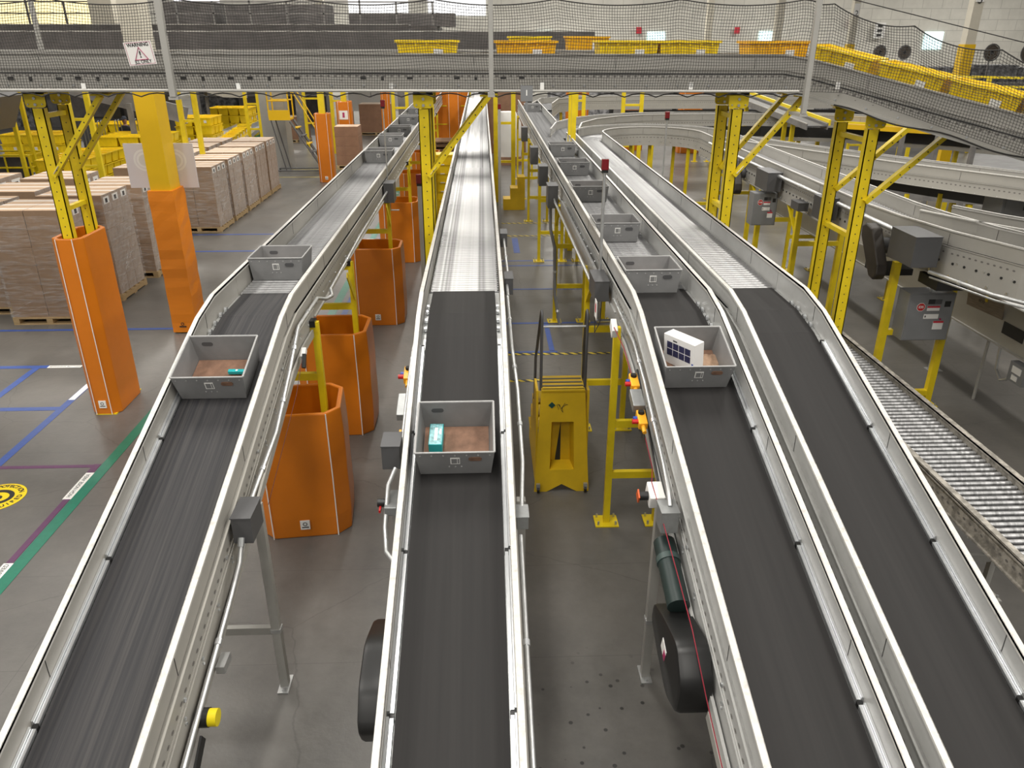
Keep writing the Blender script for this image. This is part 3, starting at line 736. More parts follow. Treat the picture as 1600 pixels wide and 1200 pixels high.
link(b3, [(1.14, 4.88, zl(4.88, -.14)), (1.14, 4.6, zl(4.6, -.14)), (1.08, 4.34, zl(4.34, -.02)), (1.09, 4.2, zl(4.2, -.03)), (1.12, 3.65, zl(3.65, -.06)), (1.12, 3.3, zl(3.3, -.03)), (1.14, 3.0, zl(3.0, -.14)), (1.16, 1.6, zl(1.6, -.24))], r=0.003)
link(b3, [(1.13, 5.44, zl(5.44, -.07)), (1.12, 5.8, zl(5.8, -.08)), (1.09, 6.2, 2.16)], r=0.004)
M().cbox((1.10, 6.2, 2.13), (0.05, 0.14, 0.09), rx=0.5).obj('cord_switch', PAPER, b3, world=True, bevel=0.004)
tg = M().cbox((1.02, 6.75, 2.12), (0.004, 0.12, 0.17)).obj('hanging_tag', PAPER, b3, world=True)
M().cbox((1.0175, 6.75, 2.13), (0.002, 0.05, 0.08)).obj('tag_print', RED, tg)
M().cbox((1.205, 2.2, zl(2.2, -.40)), (0.025, 1.9, 0.07), rx=0.2915).obj('lower_channel', RAIL, b3, world=True)
M().cbox((1.19, 2.35, zl(2.35, -.40)), (0.04, 0.4, 0.06), rx=0.2915).obj('bracket', BLK, b3, world=True)
e = enclosure(r3, (1.13, 7.35, 2.16), (0.14, 0.42, 0.20))
M().cbox((1.17, 9.6, 2.10), (0.03, 4.1, 0.16)).obj('wire_trough', GALV, r3, world=True)
pipe(r3, [(1.1, 7.6, 2.09), (1.1, 12.0, 2.09)], 0.018)
for y in (12.3, 14.3, 16.9, 20.9): enclosure(r3, (1.08, y, 2.14), (0.16, 0.36, 0.34))
pipe(r3, [(1.1, 12.0, 2.1), (1.1, 12.2, 2.12)], 0.014, clamps=False)
pipe(r3, [(1.06, 12.35, 1.97), (1.07, 12.35, 1.6), (1.14, 12.3, 1.3), (1.16, 12.3, 0.5), (1.24, 12.1, 0.0)], 0.026, mt=CABG, name='flexible_conduit')
# right line fittings
for y, sz in ((8.5, (0.3, 0.55, 0.34)), (10.75, (0.22, 0.34, 0.30)), (13.1, (0.24, 0.6, 0.30)), (11.65, (0.16, 0.3, 0.12))):
    enclosure(r5, (4.80 if y > 9 else 4.90, y, 2.23 if y < 11.5 or y > 12 else 2.08), sz)
pipe(r5, [(4.86, 8.9, 2.33), (4.86, 10.5, 2.33)], 0.03); pipe(r5, [(4.86, 10.95, 2.33), (4.86, 12.8, 2.33)], 0.03); pipe(r5, [(4.88, 13.5, 2.33), (4.9, 17.2, 2.33)], 0.03)
pipe(r5, [(4.96, 8.2, 2.02), (5.2, 7.4, 2.0), (5.6, 6.7, 2.0), (6.3, 5.9, 2.0)], 0.022); pipe(r5, [(4.98, 8.2, 1.96), (5.24, 7.4, 1.94), (5.64, 6.7, 1.94), (6.3, 6.0, 1.94)], 0.012, clamps=False)
for y in (9.15, 14.8):
    m = M().prism([(y - .30, 1.80), (y - .24, 1.72), (y - .12, 1.74), (y + .24, 2.16), (y + .26, 2.28), (y + .16, 2.33), (y, 2.30), (y - .28, 1.92)], 4.70, 4.84, 'x')
    m.obj('drive_guard', mat('worn_black_guard', (0.035, 0.028, 0.022), 0.5, 0, 0.4, 6.0), r5, world=True, bevel=0.02)
    M().cyl((4.84, y + .1, 2.06), (5.0, y + .1, 2.06), 0.10, 16).obj('gear_motor', BOXG, r5, world=True, smooth=True)
M().cbox((5.12, 9.35, 1.74), (0.42, 0.4, 0.08)).obj('belly_pan', BLK, r5, world=True)
M().cbox((5.30, 8.45, 1.84), (0.36, 0.4, 0.12)).obj('belly_pan', BLK, r5, world=True)
nb = [Vector(p) for p in pathR[:7]]
bolts([tuple(p) for p in nb], 0.348, -0.30, 1, step=0.24, r=0.016).obj('bolt_row', ALU, r5, world=True)['kind'] = 'stuff'
bolts([tuple(p) for p in nb], -0.348, -0.12, -1, step=0.12, r=0.012).obj('roller_axle_row', DARK, r5, world=True) if False else None
bolts([tuple(p) for p in nb], 0.346, -0.16, 1, step=0.15, r=0.015).obj('roller_axle_row', DARK, r5, world=True)['kind'] = 'stuff'

def cabinet(parent, x0, x1, y, z0, z1, d=0.26, full=True, code='E35'):
    o = M().box(x0, x1, y, y + d, z0, z1).obj('control_cabinet', CABG, parent, world=True, bevel=0.004)
    w = x1 - x0; h = z1 - z0
    M().box(x0 + .012, x1 - .012, y - 0.008, y, z0 + .012, z1 - .012).obj('door', CABG, o)
    def lab(name, fx, fz, fw, fh, mt): return M().box(x0 + fx * w, x0 + (fx + fw) * w, y - 0.0105, y - 0.008, z0 + fz * h, z0 + (fz + fh) * h).obj(name, mt, o)
    c = (x0 + .28 * w, z0 + .72 * h); r = 0.055 * (h / .6)
    for rr, mt, yy in ((r, PAPER, 0.0095), (r * .9, REDP, 0.0105)):
        M().prism([(c[0] + rr * math.cos(PI/8 + k * PI/4), c[1] + rr * math.sin(PI/8 + k * PI/4)) for k in range(8)], y - yy - .0008, y - yy + .0008, 'y').obj('stop_sign_sticker', mt, o)
    rt = o.parent; l = rt.location
    text(code, r * .75, PAPER, o, (c[0] - l.x, y - 0.0125 - l.y, c[1] - l.z), (PI/2, 0, 0), bold=0.001)
    lab('sticker', .42, .78, .14, .10, INK); lab('sticker', .56, .78, .15, .10, BOXG)
    lab('sticker', .42, .64, .27, .10, PAPER); M().box(x0 + .42 * w, x0 + .69 * w, y - .0125, y - .0106, z0 + .705 * h, z0 + .74 * h).obj('sticker_band', RED, o)
    lab('sticker', .38, .47, .32, .10, PAPER); M().box(x0 + .40 * w, x0 + .425 * w, y - .0125, y - .0106, z0 + .50 * h, z0 + .54 * h).obj('sticker_mark', INK, o)
    lab('sticker', .62, .24, .22, .18, PAPER); M().box(x0 + .62 * w, x0 + .84 * w, y - .0125, y - .0106, z0 + .38 * h, z0 + .42 * h).obj('sticker_band', RED, o)
    lab('switch_plate', .78, .72, .13, .12, BLK)
    M().cyl((x0 + .75 * w, y - .008, z0 + .46 * h), (x0 + .75 * w, y - .02, z0 + .46 * h), 0.012, 10).obj('push_button', mat('magenta_button', (0.3, 0.01, 0.08), .4), o)
    return o
cabinet(r5, 5.11, 5.68, 8.72, 1.0, 1.60)
cabinet(r5, 4.56, 4.97, 13.0, 1.48, 2.02, code='C35')
pipe(r5, [(5.4, 8.8, 1.60), (5.4, 8.8, 1.75)], 0.015, clamps=False)

# ---------------------------------------------------------------- totes
def tote_mesh(w0, w1, d0, d1, h, t=0.008, z0=0.0):
    """open tapered box: w0,d0 at the bottom, w1,d1 at the rim"""
    m = M()
    def ring(w, d, z): return [(-w / 2, -d / 2, z), (w / 2, -d / 2, z), (w / 2, d / 2, z), (-w / 2, d / 2, z)]
    vs = ring(w0, d0, z0) + ring(w1, d1, h) + ring(w1 - 2 * t, d1 - 2 * t, h) + ring(w0 - 2 * t, d0 - 2 * t, z0 + t)
    fs = [(3, 2, 1, 0)] + [(i + a, (i + 1) % 4 + a, (i + 1) % 4 + a + 4, i + a + 4) for a in (0, 4, 8) for i in range(4)] + [(12, 13, 14, 15)]
    return m.add(vs, fs)
def stadium(cx, cz, w, h, y, n=6):
    r = h / 2; P = []
    for k in range(n + 1): t = -PI/2 + PI * k / n; P.append((cx + w / 2 - r + r * math.cos(t), cz + r * math.sin(t)))
    for k in range(n + 1): t = PI/2 + PI * k / n; P.append((cx - w / 2 + r + r * math.cos(t), cz + r * math.sin(t)))
    return P
def grey_tote(label, loc, rx=0.0, group='grey totes on the conveyors'):
    root = thing('tote', label, 'tote', loc, group=None)
    root['group'] = group
    root.rotation_euler = (rx, 0, 0)
    w0, w1, d0, d1, h = 0.465, 0.512, 0.44, 0.485, 0.22
    body = tote_mesh(w0, w1, d0, d1, h, 0.009)
    b = body.obj('body', TOTE, root, bevel=0.0)
    e = M()
    P = [(-w1 / 2, -d1 / 2), (w1 / 2, -d1 / 2), (w1 / 2, d1 / 2), (-w1 / 2, d1 / 2)]
    for i in range(4):
        a, c = P[i], P[(i + 1) % 4]
        e.cyl((a[0], a[1], h), (c[0], c[1], h), 0.0065, 8)
    e.obj('rim', TRIM, root, smooth=True)
    M().box(-w0 / 2 + .012, w0 / 2 - .012, -d0 / 2 + .012, d0 / 2 - .012, 0.010, 0.016).obj('liner_board', LINER, root)
    # front wall runs from (-d0/2, 0) to (-d1/2, h)
    sl = math.atan2((d1 - d0) / 2, h)
    def front(u, v, du, dv, th, nm, mt, par):
        m = M().cbox((0, 0, 0), (du, th, dv))
        R = Matrix.Rotation(sl, 4, 'X'); y = -(d0 / 2 + (d1 - d0) / 2 * v / h)
        m.v = [tuple(R @ Vector(p) + Vector((u, y - 0.001, v))) for p in m.v]
        return m.obj(nm, mt, par)
    lb = front(0.0, 0.135, 0.062, 0.062, 0.004, 'label_frame', PAPER, root)
    front(-0.006, 0.135, 0.036, 0.046, 0.0065, 'label_inset', TOTE, lb); front(0.0215, 0.135, 0.010, 0.046, 0.0065, 'label_inset', TOTE, lb)
    # hand hole
    for sgn, u in ((-1, 0.13), (1, -0.13)):
        hole = M(); R = Matrix.Rotation(sl * (1 if sgn < 0 else -1), 4, 'X')
        v = 0.155; y = sgn * (d0 / 2 + (d1 - d0) / 2 * v / h)
        pts = stadium(0, 0, 0.085, 0.034, 0)
        for yy, nm, mt in (((-0.0025) * 1, 'hand_hole', LINER if sgn < 0 else BOXG),):
            q = M().prism(pts, -0.0065 if sgn < 0 else -0.0105, 0.0105 if sgn < 0 else 0.0065, 'y')
            q.v = [tuple(R @ Vector(p) + Vector((u, y, v))) for p in q.v]
            q.obj(nm, mt, root)
    r = M()
    for k in range(7):
        u = -0.225 + k * 0.075; v = h - 0.03; y = -(d0 / 2 + (d1 - d0) / 2 * v / h)
        r.cyl((u, y, v), (u, y - 0.004, v), 0.0055, 8)
    for k in range(3):
        u = -0.04 + k * 0.04; v = 0.075; y = -(d0 / 2 + (d1 - d0) / 2 * v / h)
        r.cyl((u, y, v), (u, y - 0.004, v), 0.0055, 8)
    r.obj('rivet_row', TRIM, root)
    return root
SL = math.atan(0.30)
t0 = grey_tote('grey tote on the middle belt with a teal carton inside', (-0.21, 4.63, zbelt(4.63) + 0.004), SL)
index_kids(t0)
ta = dup(t0, (-1.985, 5.38, zbelt(5.38) + 0.004), 'grey tote on the left belt holding a small teal stick', group='grey totes on the conveyors')
tb = dup(t0, (1.565, 5.42, zbelt(5.42) + 0.004), 'grey tote on the belt line with a tilted white carton inside', group='grey totes on the conveyors')
_hh = {}
def flat(x, y, label, dz=0.0):
    t = dup(t0, (x, y, 2.267 + dz), label, group='grey totes on the conveyors'); t.rotation_euler = (0, 0, 0)
    for ch in [o for o in COL.objects if o.parent == t and o.name.startswith('hand_hole')]:
        if ch.data.name not in _hh:
            d = ch.data.copy(); d.materials.clear(); d.materials.append(BOXG); _hh[ch.data.name] = d
        ch.data = _hh[ch.data.name]
    return t
flat(-2.0, 7.52, 'empty grey tote on rollers just above the left belt')
for i, (x, y) in enumerate([(-1.95, 15.2), (-2.0, 17.7), (-1.98, 19.5), (-2.0, 22.2), (-1.97, 24.8), (-1.98, 27.9)]):
    flat(x, y, ['nearest grey tote in the left roller row, beyond a long empty stretch', 'second grey tote counting from the near end of the left roller row',
                'third grey tote counting from the near end of the left roller row', 'fourth grey tote from the near end of the left roller row',
                'fifth grey tote from the near end of the left roller row', 'farthest grey tote of the left roller row, under the netting'][i])
for i, (x, y) in enumerate([(1.53, 6.98), (1.52, 8.92), (1.52, 11.3), (1.55, 13.62), (1.58, 15.98), (1.60, 26.2)]):
    flat(x, y, ['grey tote on rollers right behind the tote with the white carton', 'second grey tote waiting on the tote line rollers, oval hand hole showing',
                'third grey tote on the tote line rollers, beside the red beacon', 'fourth grey tote on the tote line rollers, behind the beacon',
                'fifth grey tote on the tote line rollers, where the dark boxes start', 'lone far grey tote under the sign with the number 1'][i])
# contents
c = thing('carton', 'small teal carton lying in the middle grey tote', 'carton', (-0.345, 4.66, zbelt(4.66) + 0.032)); c.rotation_euler = (SL, 0, -0.03)
M().box(-0.045, 0.045, -0.10, 0.10, 0, 0.085).obj('box_body', TEAL, c, bevel=0.002)
M().box(-0.041, 0.041, -0.096, 0.096, 0.085, 0.0862).obj('top_print', TEALP, c)
M().box(-0.010, 0.010, -0.06, 0.06, 0.0862, 0.0872).obj('white_lettering_band', PAPER, c)
M().box(0.022, 0.036, 0.0, 0.05, 0.0862, 0.0872).obj('white_patch', PAPER, c)
c = thing('stick_pack', 'slim teal packet with a white dot lying in the left grey tote', 'packet', (-1.87, 5.40, zbelt(5.40) + 0.035)); c.rotation_euler = (SL, 0, -0.03)
M().box(-0.065, 0.065, -0.016, 0.016, 0, 0.028).obj('wrapper', TEAL, c, bevel=0.003)
M().cyl((0, 0, 0.028), (0, 0, 0.0295), 0.009, 12).obj('white_dot', PAPER, c)
c = thing('carton', 'glossy white carton with eight dark pictures leaning in a grey tote', 'carton', (1.44, 5.42, zbelt(5.42) + 0.115)); c.rotation_euler = (0.22, -0.38, -0.42 )
c.location = (1.50, 5.40, zbelt(5.39) + 0.165); c.rotation_euler = (0.12, 0.03, -0.98)
M().box(-0.155, 0.155, -0.05, 0.05, -0.12, 0.12).obj('box_body', WBOX, c, bevel=0.002)
for i in range(4):
    for j in range(2):
        M().box(-0.120 + i * 0.060, -0.066 + i * 0.060, -0.0515, -0.050, 0.015 - j * 0.06, 0.068 - j * 0.06).obj('printed_picture', NAVY, c)
M().box(-0.06, -0.02, -0.0515, -0.050, 0.080, 0.092).obj('small_print', BOXG, c)
M().box(0.130, 0.145, -0.0515, -0.050, -0.08, -0.04).obj('blue_mark', BLUEP, c)
M().box(-0.09, 0.09, -0.001, 0.001, 0.12, 0.1208).obj('seam_line', BOXG, c)
c = thing('brown_paper_pad', 'crumpled brown paper on the floor of the white carton tote', 'paper', (1.70, 5.40, zbelt(5.40) + 0.03)); c.rotation_euler = (SL, 0, 0)
m = M(); n = 9
vs = [(-0.09 + 0.18 * i / (n - 1), -0.15 + 0.3 * j / (n - 1), 0.012 * random.random() + (0.004 if 0 < i < n - 1 and 0 < j < n - 1 else 0)) for j in range(n) for i in range(n)]
m.add(vs, [(j * n + i, j * n + i + 1, (j + 1) * n + i + 1, (j + 1) * n + i) for j in range(n - 1) for i in range(n - 1)])
m.add([(v[0], v[1], -0.008) for v in vs[:n]] , []).obj('paper', mat('kraft_paper', (0.50, 0.33, 0.22), 0.75, 0, 0.35, 14.0), c)

# ---------------------------------------------------------------- orange guards
def oct_guard(label, cx, cy, w, d, h, piping=True, group='orange post guards', ch=0.13, t=0.05, mt=ORG, tagw=None):
    root = thing('post_guard', label, 'post guard', (cx, cy, 0), group=group)
    def octo(w, d, ch): return [(-w/2 + ch, -d/2), (w/2 - ch, -d/2), (w/2, -d/2 + ch), (w/2, d/2 - ch), (w/2 - ch, d/2), (-w/2 + ch, d/2), (-w/2, d/2 - ch), (-w/2, -d/2 + ch)]
    o = octo(w, d, ch); i = octo(w - 2 * t, d - 2 * t, max(0.02, ch - t * .6)); n = 8
    m = M()
    NZ = 7
    vs = []
    for k in range(NZ):
        z = h * k / (NZ - 1); s = 1 + (0.012 if 0 < k < NZ - 1 else -0.012) + 0.006 * math.sin(k * 2.3 + cx)
        vs += [(x * s, y * s, z) for x, y in o]
    base_i = len(vs)
    vs += [(x, y, h) for x, y in i] + [(x, y, 0.0) for x, y in i]
    fs = [(k * n + a, k * n + (a + 1) % n, (k + 1) * n + (a + 1) % n, (k + 1) * n + a) for k in range(NZ - 1) for a in range(n)]
    fs += [((NZ - 1) * n + a, (NZ - 1) * n + (a + 1) % n, base_i + (a + 1) % n, base_i + a) for a in range(n)]
    fs += [(base_i + a, base_i + (a + 1) % n, base_i + n + (a + 1) % n, base_i + n + a) for a in range(n)]
    fs += [(a, base_i + n + a, base_i + n + (a + 1) % n, (a + 1) % n) for a in range(n)]
    m.add(vs, fs).obj('padded_shell', mt, root, bevel=0.012)
    if piping:
        p = M()
        for (x, y) in (o[1], o[0]):
            p.tube([(x * 1.012, y * 1.012 - 0.008, 0.01), (x * 1.02, y * 1.02 - 0.008, h * .5), (x * 1.0, y - 0.008, h)], 0.0055, 6)
        p.obj('white_piping', PIPE, root)
    lw = tagw or 0.09
    pl = M().box(-lw / 2, lw / 2, -d / 2 * 1.02 - 0.006, -d / 2 + 0.0, 0.10, 0.10 + lw * 1.1).obj('maker_label', PAPER, root)
    M().tube([(0.018 * math.cos(2 * PI * k / 12), -d / 2 * 1.02 - 0.007, 0.10 + lw * .68 + 0.018 * math.sin(2 * PI * k / 12)) for k in range(12)], 0.0035, 5, closed=True).obj('round_mark', INK, pl)
    M().box(-lw * .36, lw * .36, -d / 2 * 1.02 - 0.0075, -d / 2 * 1.02 - 0.005, 0.10 + lw * .22, 0.10 + lw * .34).obj('print_line', INK, pl)
    return root
G = 'orange guards around the left line posts'
oct_guard('nearest and largest orange padded guard under the left conveyor', -1.79, 6.62, 0.86, 0.72, 1.31, group=G).rotation_euler = (0, 0, 0.10)
oct_guard('orange padded guard directly behind the nearest one under the left conveyor', -1.80, 8.72, 0.84, 0.74, 1.30, group=G)
oct_guard('third orange padded guard from the camera under the left conveyor, label low on its front', -1.79, 12.66, 0.86, 0.74, 1.30, group=G)
oct_guard('fourth orange padded guard from the camera under the left conveyor', -1.79, 16.62, 0.84, 0.74, 1.28, group=G)
oct_guard('fifth orange padded guard from the camera, beside the yellow crate stack', -1.72, 20.4, 0.84, 0.74, 1.28, group=G)
oct_guard('sixth orange padded guard from the camera under the left conveyor', -1.72, 24.3, 0.84, 0.74, 1.28, group=G)
oct_guard('tall slim orange guard with white piping on the post of the elevated conveyor', -4.885, 9.42, 0.37, 0.76, 2.27, ch=0.09, t=0.05, group=None)
# ---------------------------------------------------------------- building columns
def box_column(label, x, y, w, d, h, yz, pad=0, brd=True):
    root = thing('building_column', label, 'column', (x, y, 0))
    M().box(-w / 2, w / 2, -d / 2, d / 2, 0, yz).obj('yellow_sleeve', YELD, root, bevel=0.004)
    M().box(-w / 2 + .01, w / 2 - .01, -d / 2 + .01, d / 2 - .01, yz, h).obj('upper_shaft', COLB, root)
    return root
box_column('square building column with yellow sleeve, wrapped in orange at its foot', -4.90, 12.28, 0.30, 0.42, 10, 3.84)
g = thing('column_guard', 'wrinkled orange wrap on the foot of the yellow building column', 'post guard', (-4.90, 12.28, 0))
m = M(); NZ = 16; vs = []
for k in range(NZ):
    z = 0.02 + 2.27 * k / (NZ - 1)
    a = 0.19 + 0.004 * math.sin(k * 1.9); b = 0.245 + 0.005 * math.cos(k * 2.7)
    vs += [(-a, -b, z), (-0.01, -b - .008 * math.sin(k * 3.1), z), (a, -b, z), (a + .01 * math.sin(k * 2.2), 0, z), (a, b, z), (-a, b, z)]
n = 6
m.add(vs, [(k * n + a, k * n + (a + 1) % n, (k + 1) * n + (a + 1) % n, (k + 1) * n + a) for k in range(NZ - 1) for a in range(n)] + [tuple(range(n))[::-1], tuple((NZ - 1) * n + a for a in range(n))])
m.obj('padded_wrap', ORGC, g)
q = M().box(-0.075, 0.03, -0.2625, -0.245, 0.11, 0.125).obj('print_line', INK, g)
M().tube([(-0.02 + 0.022 * math.cos(2 * PI * k / 12), -0.2625, 0.165 + 0.022 * math.sin(2 * PI * k / 12)) for k in range(12)], 0.005, 5, closed=True).obj('round_mark', INK, g)
s = thing('hanging_sign', 'white board with two faint rings behind the yellow building column', 'sign', (-5.0, 12.50, 2.26))
M().box(-0.52, 0.53, 0.0, 0.02, 0.0, 0.67).obj('board', mat('pale_lilac_board', (0.62, 0.58, 0.60), 0.5), s)
RG = mat('faint_ring_print', (0.72, 0.70, 0.69), 0.5); RG2 = mat('ring_center_print', (0.60, 0.58, 0.56), 0.5)
for cx_ in (-0.235, 0.24):
    for rr, mt_, e in ((0.165, RG, .001), (0.135, mat('ring_gap_print', (0.64, 0.605, 0.62), 0.5), .002), (0.115, RG, .003), (0.085, RG2, .004)):
        M().cyl((cx_, 0.0, 0.42), (cx_, -e, 0.42), rr, 32).obj('ring_print', mt_, s)

# ---------------------------------------------------------------- step stand
st = thing('step_stand', 'yellow rolling step stand with dark tube handrails in the aisle', 'step stand', (0.78, 7.05, 0))
m = M()
def tp(u, v):   # front face leaning back slightly; u half-width fraction, v height fraction
    hw = 0.29 + (0.222 - 0.29) * v
    return (u * hw, -0.05 + 0.10 * v, 1.15 * v)
# front plate as frame around an opening, with an inverted V cut at the foot
P = [tp(-1, 0), tp(-.55, 0), tp(0, .075), tp(.55, 0), tp(1, 0), tp(1, 1), tp(-1, 1), tp(-.47, .22), tp(.47, .22), tp(.47, .69), tp(-.47, .69)]
F = [(0, 1, 7), (1, 2, 8, 7), (2, 3, 8), (3, 4, 8), (4, 5, 9, 8), (5, 6, 10, 9), (6, 0, 7, 10)]
back = [(x, y + .02, z) for x, y, z in P]
fs = F + [tuple(i + 11 for i in f[::-1]) for f in F]
for a, b in [(0, 1), (1, 2), (2, 3), (3, 4), (4, 5), (5, 6), (6, 0), (7, 8), (8, 9), (9, 10), (10, 7)]: fs.append((a, b, b + 11, a + 11))
m.add(P + back, fs).obj('front_panel', YSTEP, st)
# recess behind the opening
rc_ = M().add([tp(-.47, .22), tp(.47, .22), tp(.47, .69), tp(-.47, .69), (-0.10, 0.16, .27), (0.10, 0.16, .27), (0.085, 0.16, .78), (-0.085, 0.16, .78)],
        [(0, 1, 5, 4), (1, 2, 6, 5), (2, 3, 7, 6), (3, 0, 4, 7), (4, 5, 6, 7)]).obj('recess', YSTEP, st)
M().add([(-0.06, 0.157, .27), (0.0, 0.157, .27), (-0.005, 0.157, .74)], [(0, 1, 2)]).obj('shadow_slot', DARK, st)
M().box(-0.222, 0.222, 0.04, 0.40, 1.12, 1.15).obj('top_step', YSTEP, st, bevel=0.006)
for i, (y0, y1, z) in enumerate(((0.36, 0.66, 0.86), (0.62, 0.92, 0.58), (0.88, 1.16, 0.29))):
    M().box(-0.26 - .012 * i, 0.26 + .012 * i, y0, y1, z - .03, z).obj('step', YSTEP, st, bevel=0.006)
for s_ in (-1, 1):
    M().prism([(0.04, 0.02), (1.18, 0.02), (1.16, 0.26), (0.92, 0.26), (0.92, 0.55), (0.66, 0.55), (0.66, 0.83), (0.40, 0.83), (0.40, 1.12), (0.08, 1.12)], s_ * 0.262 - .012, s_ * 0.262 + .012, 'x').obj('side_panel', YSTEP, st)
    hx = s_ * 0.225
    M().tube([(hx, 0.10, 1.12), (hx, 0.10, 1.88), (hx, 0.115, 1.93), (hx, 0.15, 1.955), (hx, 0.19, 1.93), (hx + s_ * .02, 0.45, 1.45), (hx + s_ * .03, 0.50, 1.32), (hx + s_ * .035, 0.52, 0.75)], 0.015, 10).obj('handrail', BOXG, st, smooth=True)
    w_ = M().cyl((s_ * 0.25 - .012, -0.075, 0.04), (s_ * 0.25 + .012, -0.075, 0.04), 0.035, 14).obj('caster_wheel', BLK, st, smooth=True)
    M().cbox((s_ * 0.25, -0.07, 0.08), (0.04, 0.03, 0.06)).obj('caster_fork', GALV, w_)
M().cyl((-0.225, 0.12, 1.80), (0.225, 0.12, 1.80), 0.012, 8).obj('cross_tube', GALV, st, smooth=True)
for k in range(3):
    M().box(-0.21, 0.21, 0.12 + .09 * k, 0.145 + .09 * k, 1.15, 1.156).obj('grip_strip', BOXG, st)
M().prism([(-0.15, 0.98), (-0.115, 0.945), (-0.08, 0.98), (-0.115, 1.015)], 0.028, 0.036, 'y').obj('diamond_sticker', mat('dark_green_sticker', (0.01, 0.07, 0.06), 0.5), st)
sg = [(-0.065, .985), (-0.045, .93), (-0.035, .985), (-0.055, .99), (-0.03, .97), (-0.015, .92), (0.0, .90), (-0.01, .955), (0.02, 1.0), (-0.02, .94), (0.03, .985), (0.05, .985)]
M().tube([(x, -0.05 + .10 * z / 1.15 - .003, z) for x, z in sg], 0.0025, 5).obj('scribble', INK, st)

# ---------------------------------------------------------------- red beacons on poles
def beacon(label, x, y, z0, z1, r=0.018, wire=False, sq=False, k=1.0):
    root = thing('beacon_pole', label, 'beacon', (x, y, z0))
    h = z1 - z0
    (M().box(-r, r, -r, r, 0, h) if sq else M().cyl((0, 0, 0), (0, 0, h), r, 10)).obj('pole', SILVER if sq else GALV, root)
    if z0 < 0.05: M().box(-.06, .06, -.06, .06, 0, .008).obj('foot_plate', GALV, root)
    else:
        M().box(-.02, .16, -.03, .03, -0.03, -0.02).obj('bracket', GALV, root); M().box(-.02, .16, -.03, .03, -0.3, -0.29).obj('bracket', GALV, root)
        M().cyl((0, 0, -.3), (0, 0, 0), r, 8).obj('pole_foot', GALV, root)
        M().tube([(.0, -.03, -.02), (-.04, -.04, -.2), (-.03, -.03, -.42), (.02, -.03, -.3), (.03, 0, -.05)], 0.006, 6).obj('cable', BOXG, root)
    h2 = M().box(-.034 * k, .034 * k, -.025 * k, .025 * k, h, h + .10 * k).obj('red_lens', LENS, root, bevel=0.004)
    M().box(-.030 * k, .030 * k, -.027 * k, .023 * k, h - .025 * k, h).obj('lens_base', BLK, root)
    return root
BG = None
beacon('red beacon on a grey pole by the tote line, nearest the camera', 1.165, 7.55, 2.02, 3.25, 0.016)
beacon('red beacon on a square grey pole standing between orange guards and middle line', -0.86, 10.6, 0.0, 2.62, 0.03, sq=True, k=1.2)
beacon('thin pole with red beacon on the left roller line', -1.56, 12.9, 2.1, 3.42, 0.01)
beacon('red beacon far down the aisle between middle line and tote line', 0.34, 16.4, 0.0, 3.10, 0.028, sq=True)
beacon('red beacon on a thin pole beside the curved right conveyor', 2.86, 12.5, 2.1, 3.27, 0.014)

# ---------------------------------------------------------------- floor markings
def strip(label, x0, x1, y0, y1, mt, cat='floor tape', z=0.003, name='floor_tape'):
    return tag(M().box(x0, x1, y0, y1, 0.0005, z).obj(name, mt), label, cat)
strip('broad green floor tape running along the left conveyor', -4.36, -4.235, 3.5, 11.6, GREENT)
strip('green floor tape glimpsed between the orange guards and the left conveyor', -2.76, -2.62, 11.6, 26, GREENT)
strip('blue floor tape beside the farther green tape', -2.52, -2.42, 11.6, 26, BLUET)
strip('purple tape edging the broad green tape, below the noise warning strip', -4.435, -4.37, 5.95, 7.03, PURT)
strip('short purple tape piece above the noise warning strip', -4.45, -4.37, 7.58, 7.76, PURT)
strip('purple floor tape crossing to the green tape', -8.5, -4.45, 7.69, 7.75, PURT)
strip('blue floor tape running away from the camera, left of the slim orange guard', -5.58, -5.48, 7.76, 10.0, BLUET)
strip('blue cross tape above the purple one at the left edge', -9.5, -5.58, 9.19, 9.29, BLUET)
strip('blue cross tape ending in a white printed strip', -9.5, -6.42, 10.62, 10.72, BLUET)
strip('slanted blue floor tape at the left picture edge', -6.62, -6.52, 9.29, 10.62, BLUET)
strip('blue tape along the front of the wrapped pallets', -10.5, -5.05, 12.22, 12.30, BLUET)
strip('blue tape on the floor between the two pallet groups, nearer one', -6.9, -2.9, 17.35, 17.43, BLUET)
strip('blue tape on the floor in front of the rear pallet group', -7.6, -2.9, 19.0, 19.08, BLUET)
strip('yellow floor line near the rolling stairs, nearer one', -7.4, -3.0, 27.6, 27.66, YELT)
strip('yellow floor line near the rolling stairs, farther one', -7.6, -3.0, 29.3, 29.36, YELT)
strip('hazard striped tape across the aisle just behind the step stand', -1.1, 1.95, 9.88, 9.95, HAZ, z=0.004)
strip('hazard striped tape across the aisle, second from the step stand', -1.1, 1.9, 10.88, 10.95, HAZ, z=0.004)
strip('blue tape doubled with the second hazard striped tape', -1.1, 1.1, 10.97, 11.03, BLUET)
strip('short blue tape running down the aisle behind the step stand', 0.98, 1.06, 11.05, 12.3, BLUET)
strip('blue cross tape in the aisle at the foot of the yellow legs', -1.0, 2.6, 12.28, 12.35, BLUET)
strip('blue cross tape in the aisle, second beyond the yellow legs', -1.0, 2.6, 14.22, 14.29, BLUET)
strip('blue cross tape in the aisle, third beyond the yellow legs', -1.0, 2.6, 15.9, 15.97, BLUET)
strip('blue cross tape in the aisle, farthest of the doubled pair', -1.0, 2.6, 16.3, 16.36, BLUET)
strip('faded hazard striped tape far along the aisle', -1.0, 2.0, 18.6, 18.68, HAZ, z=0.004)
strip('faintest and farthest hazard striped tape in the aisle', -1.0, 2.0, 20.0, 20.08, HAZ, z=0.004)
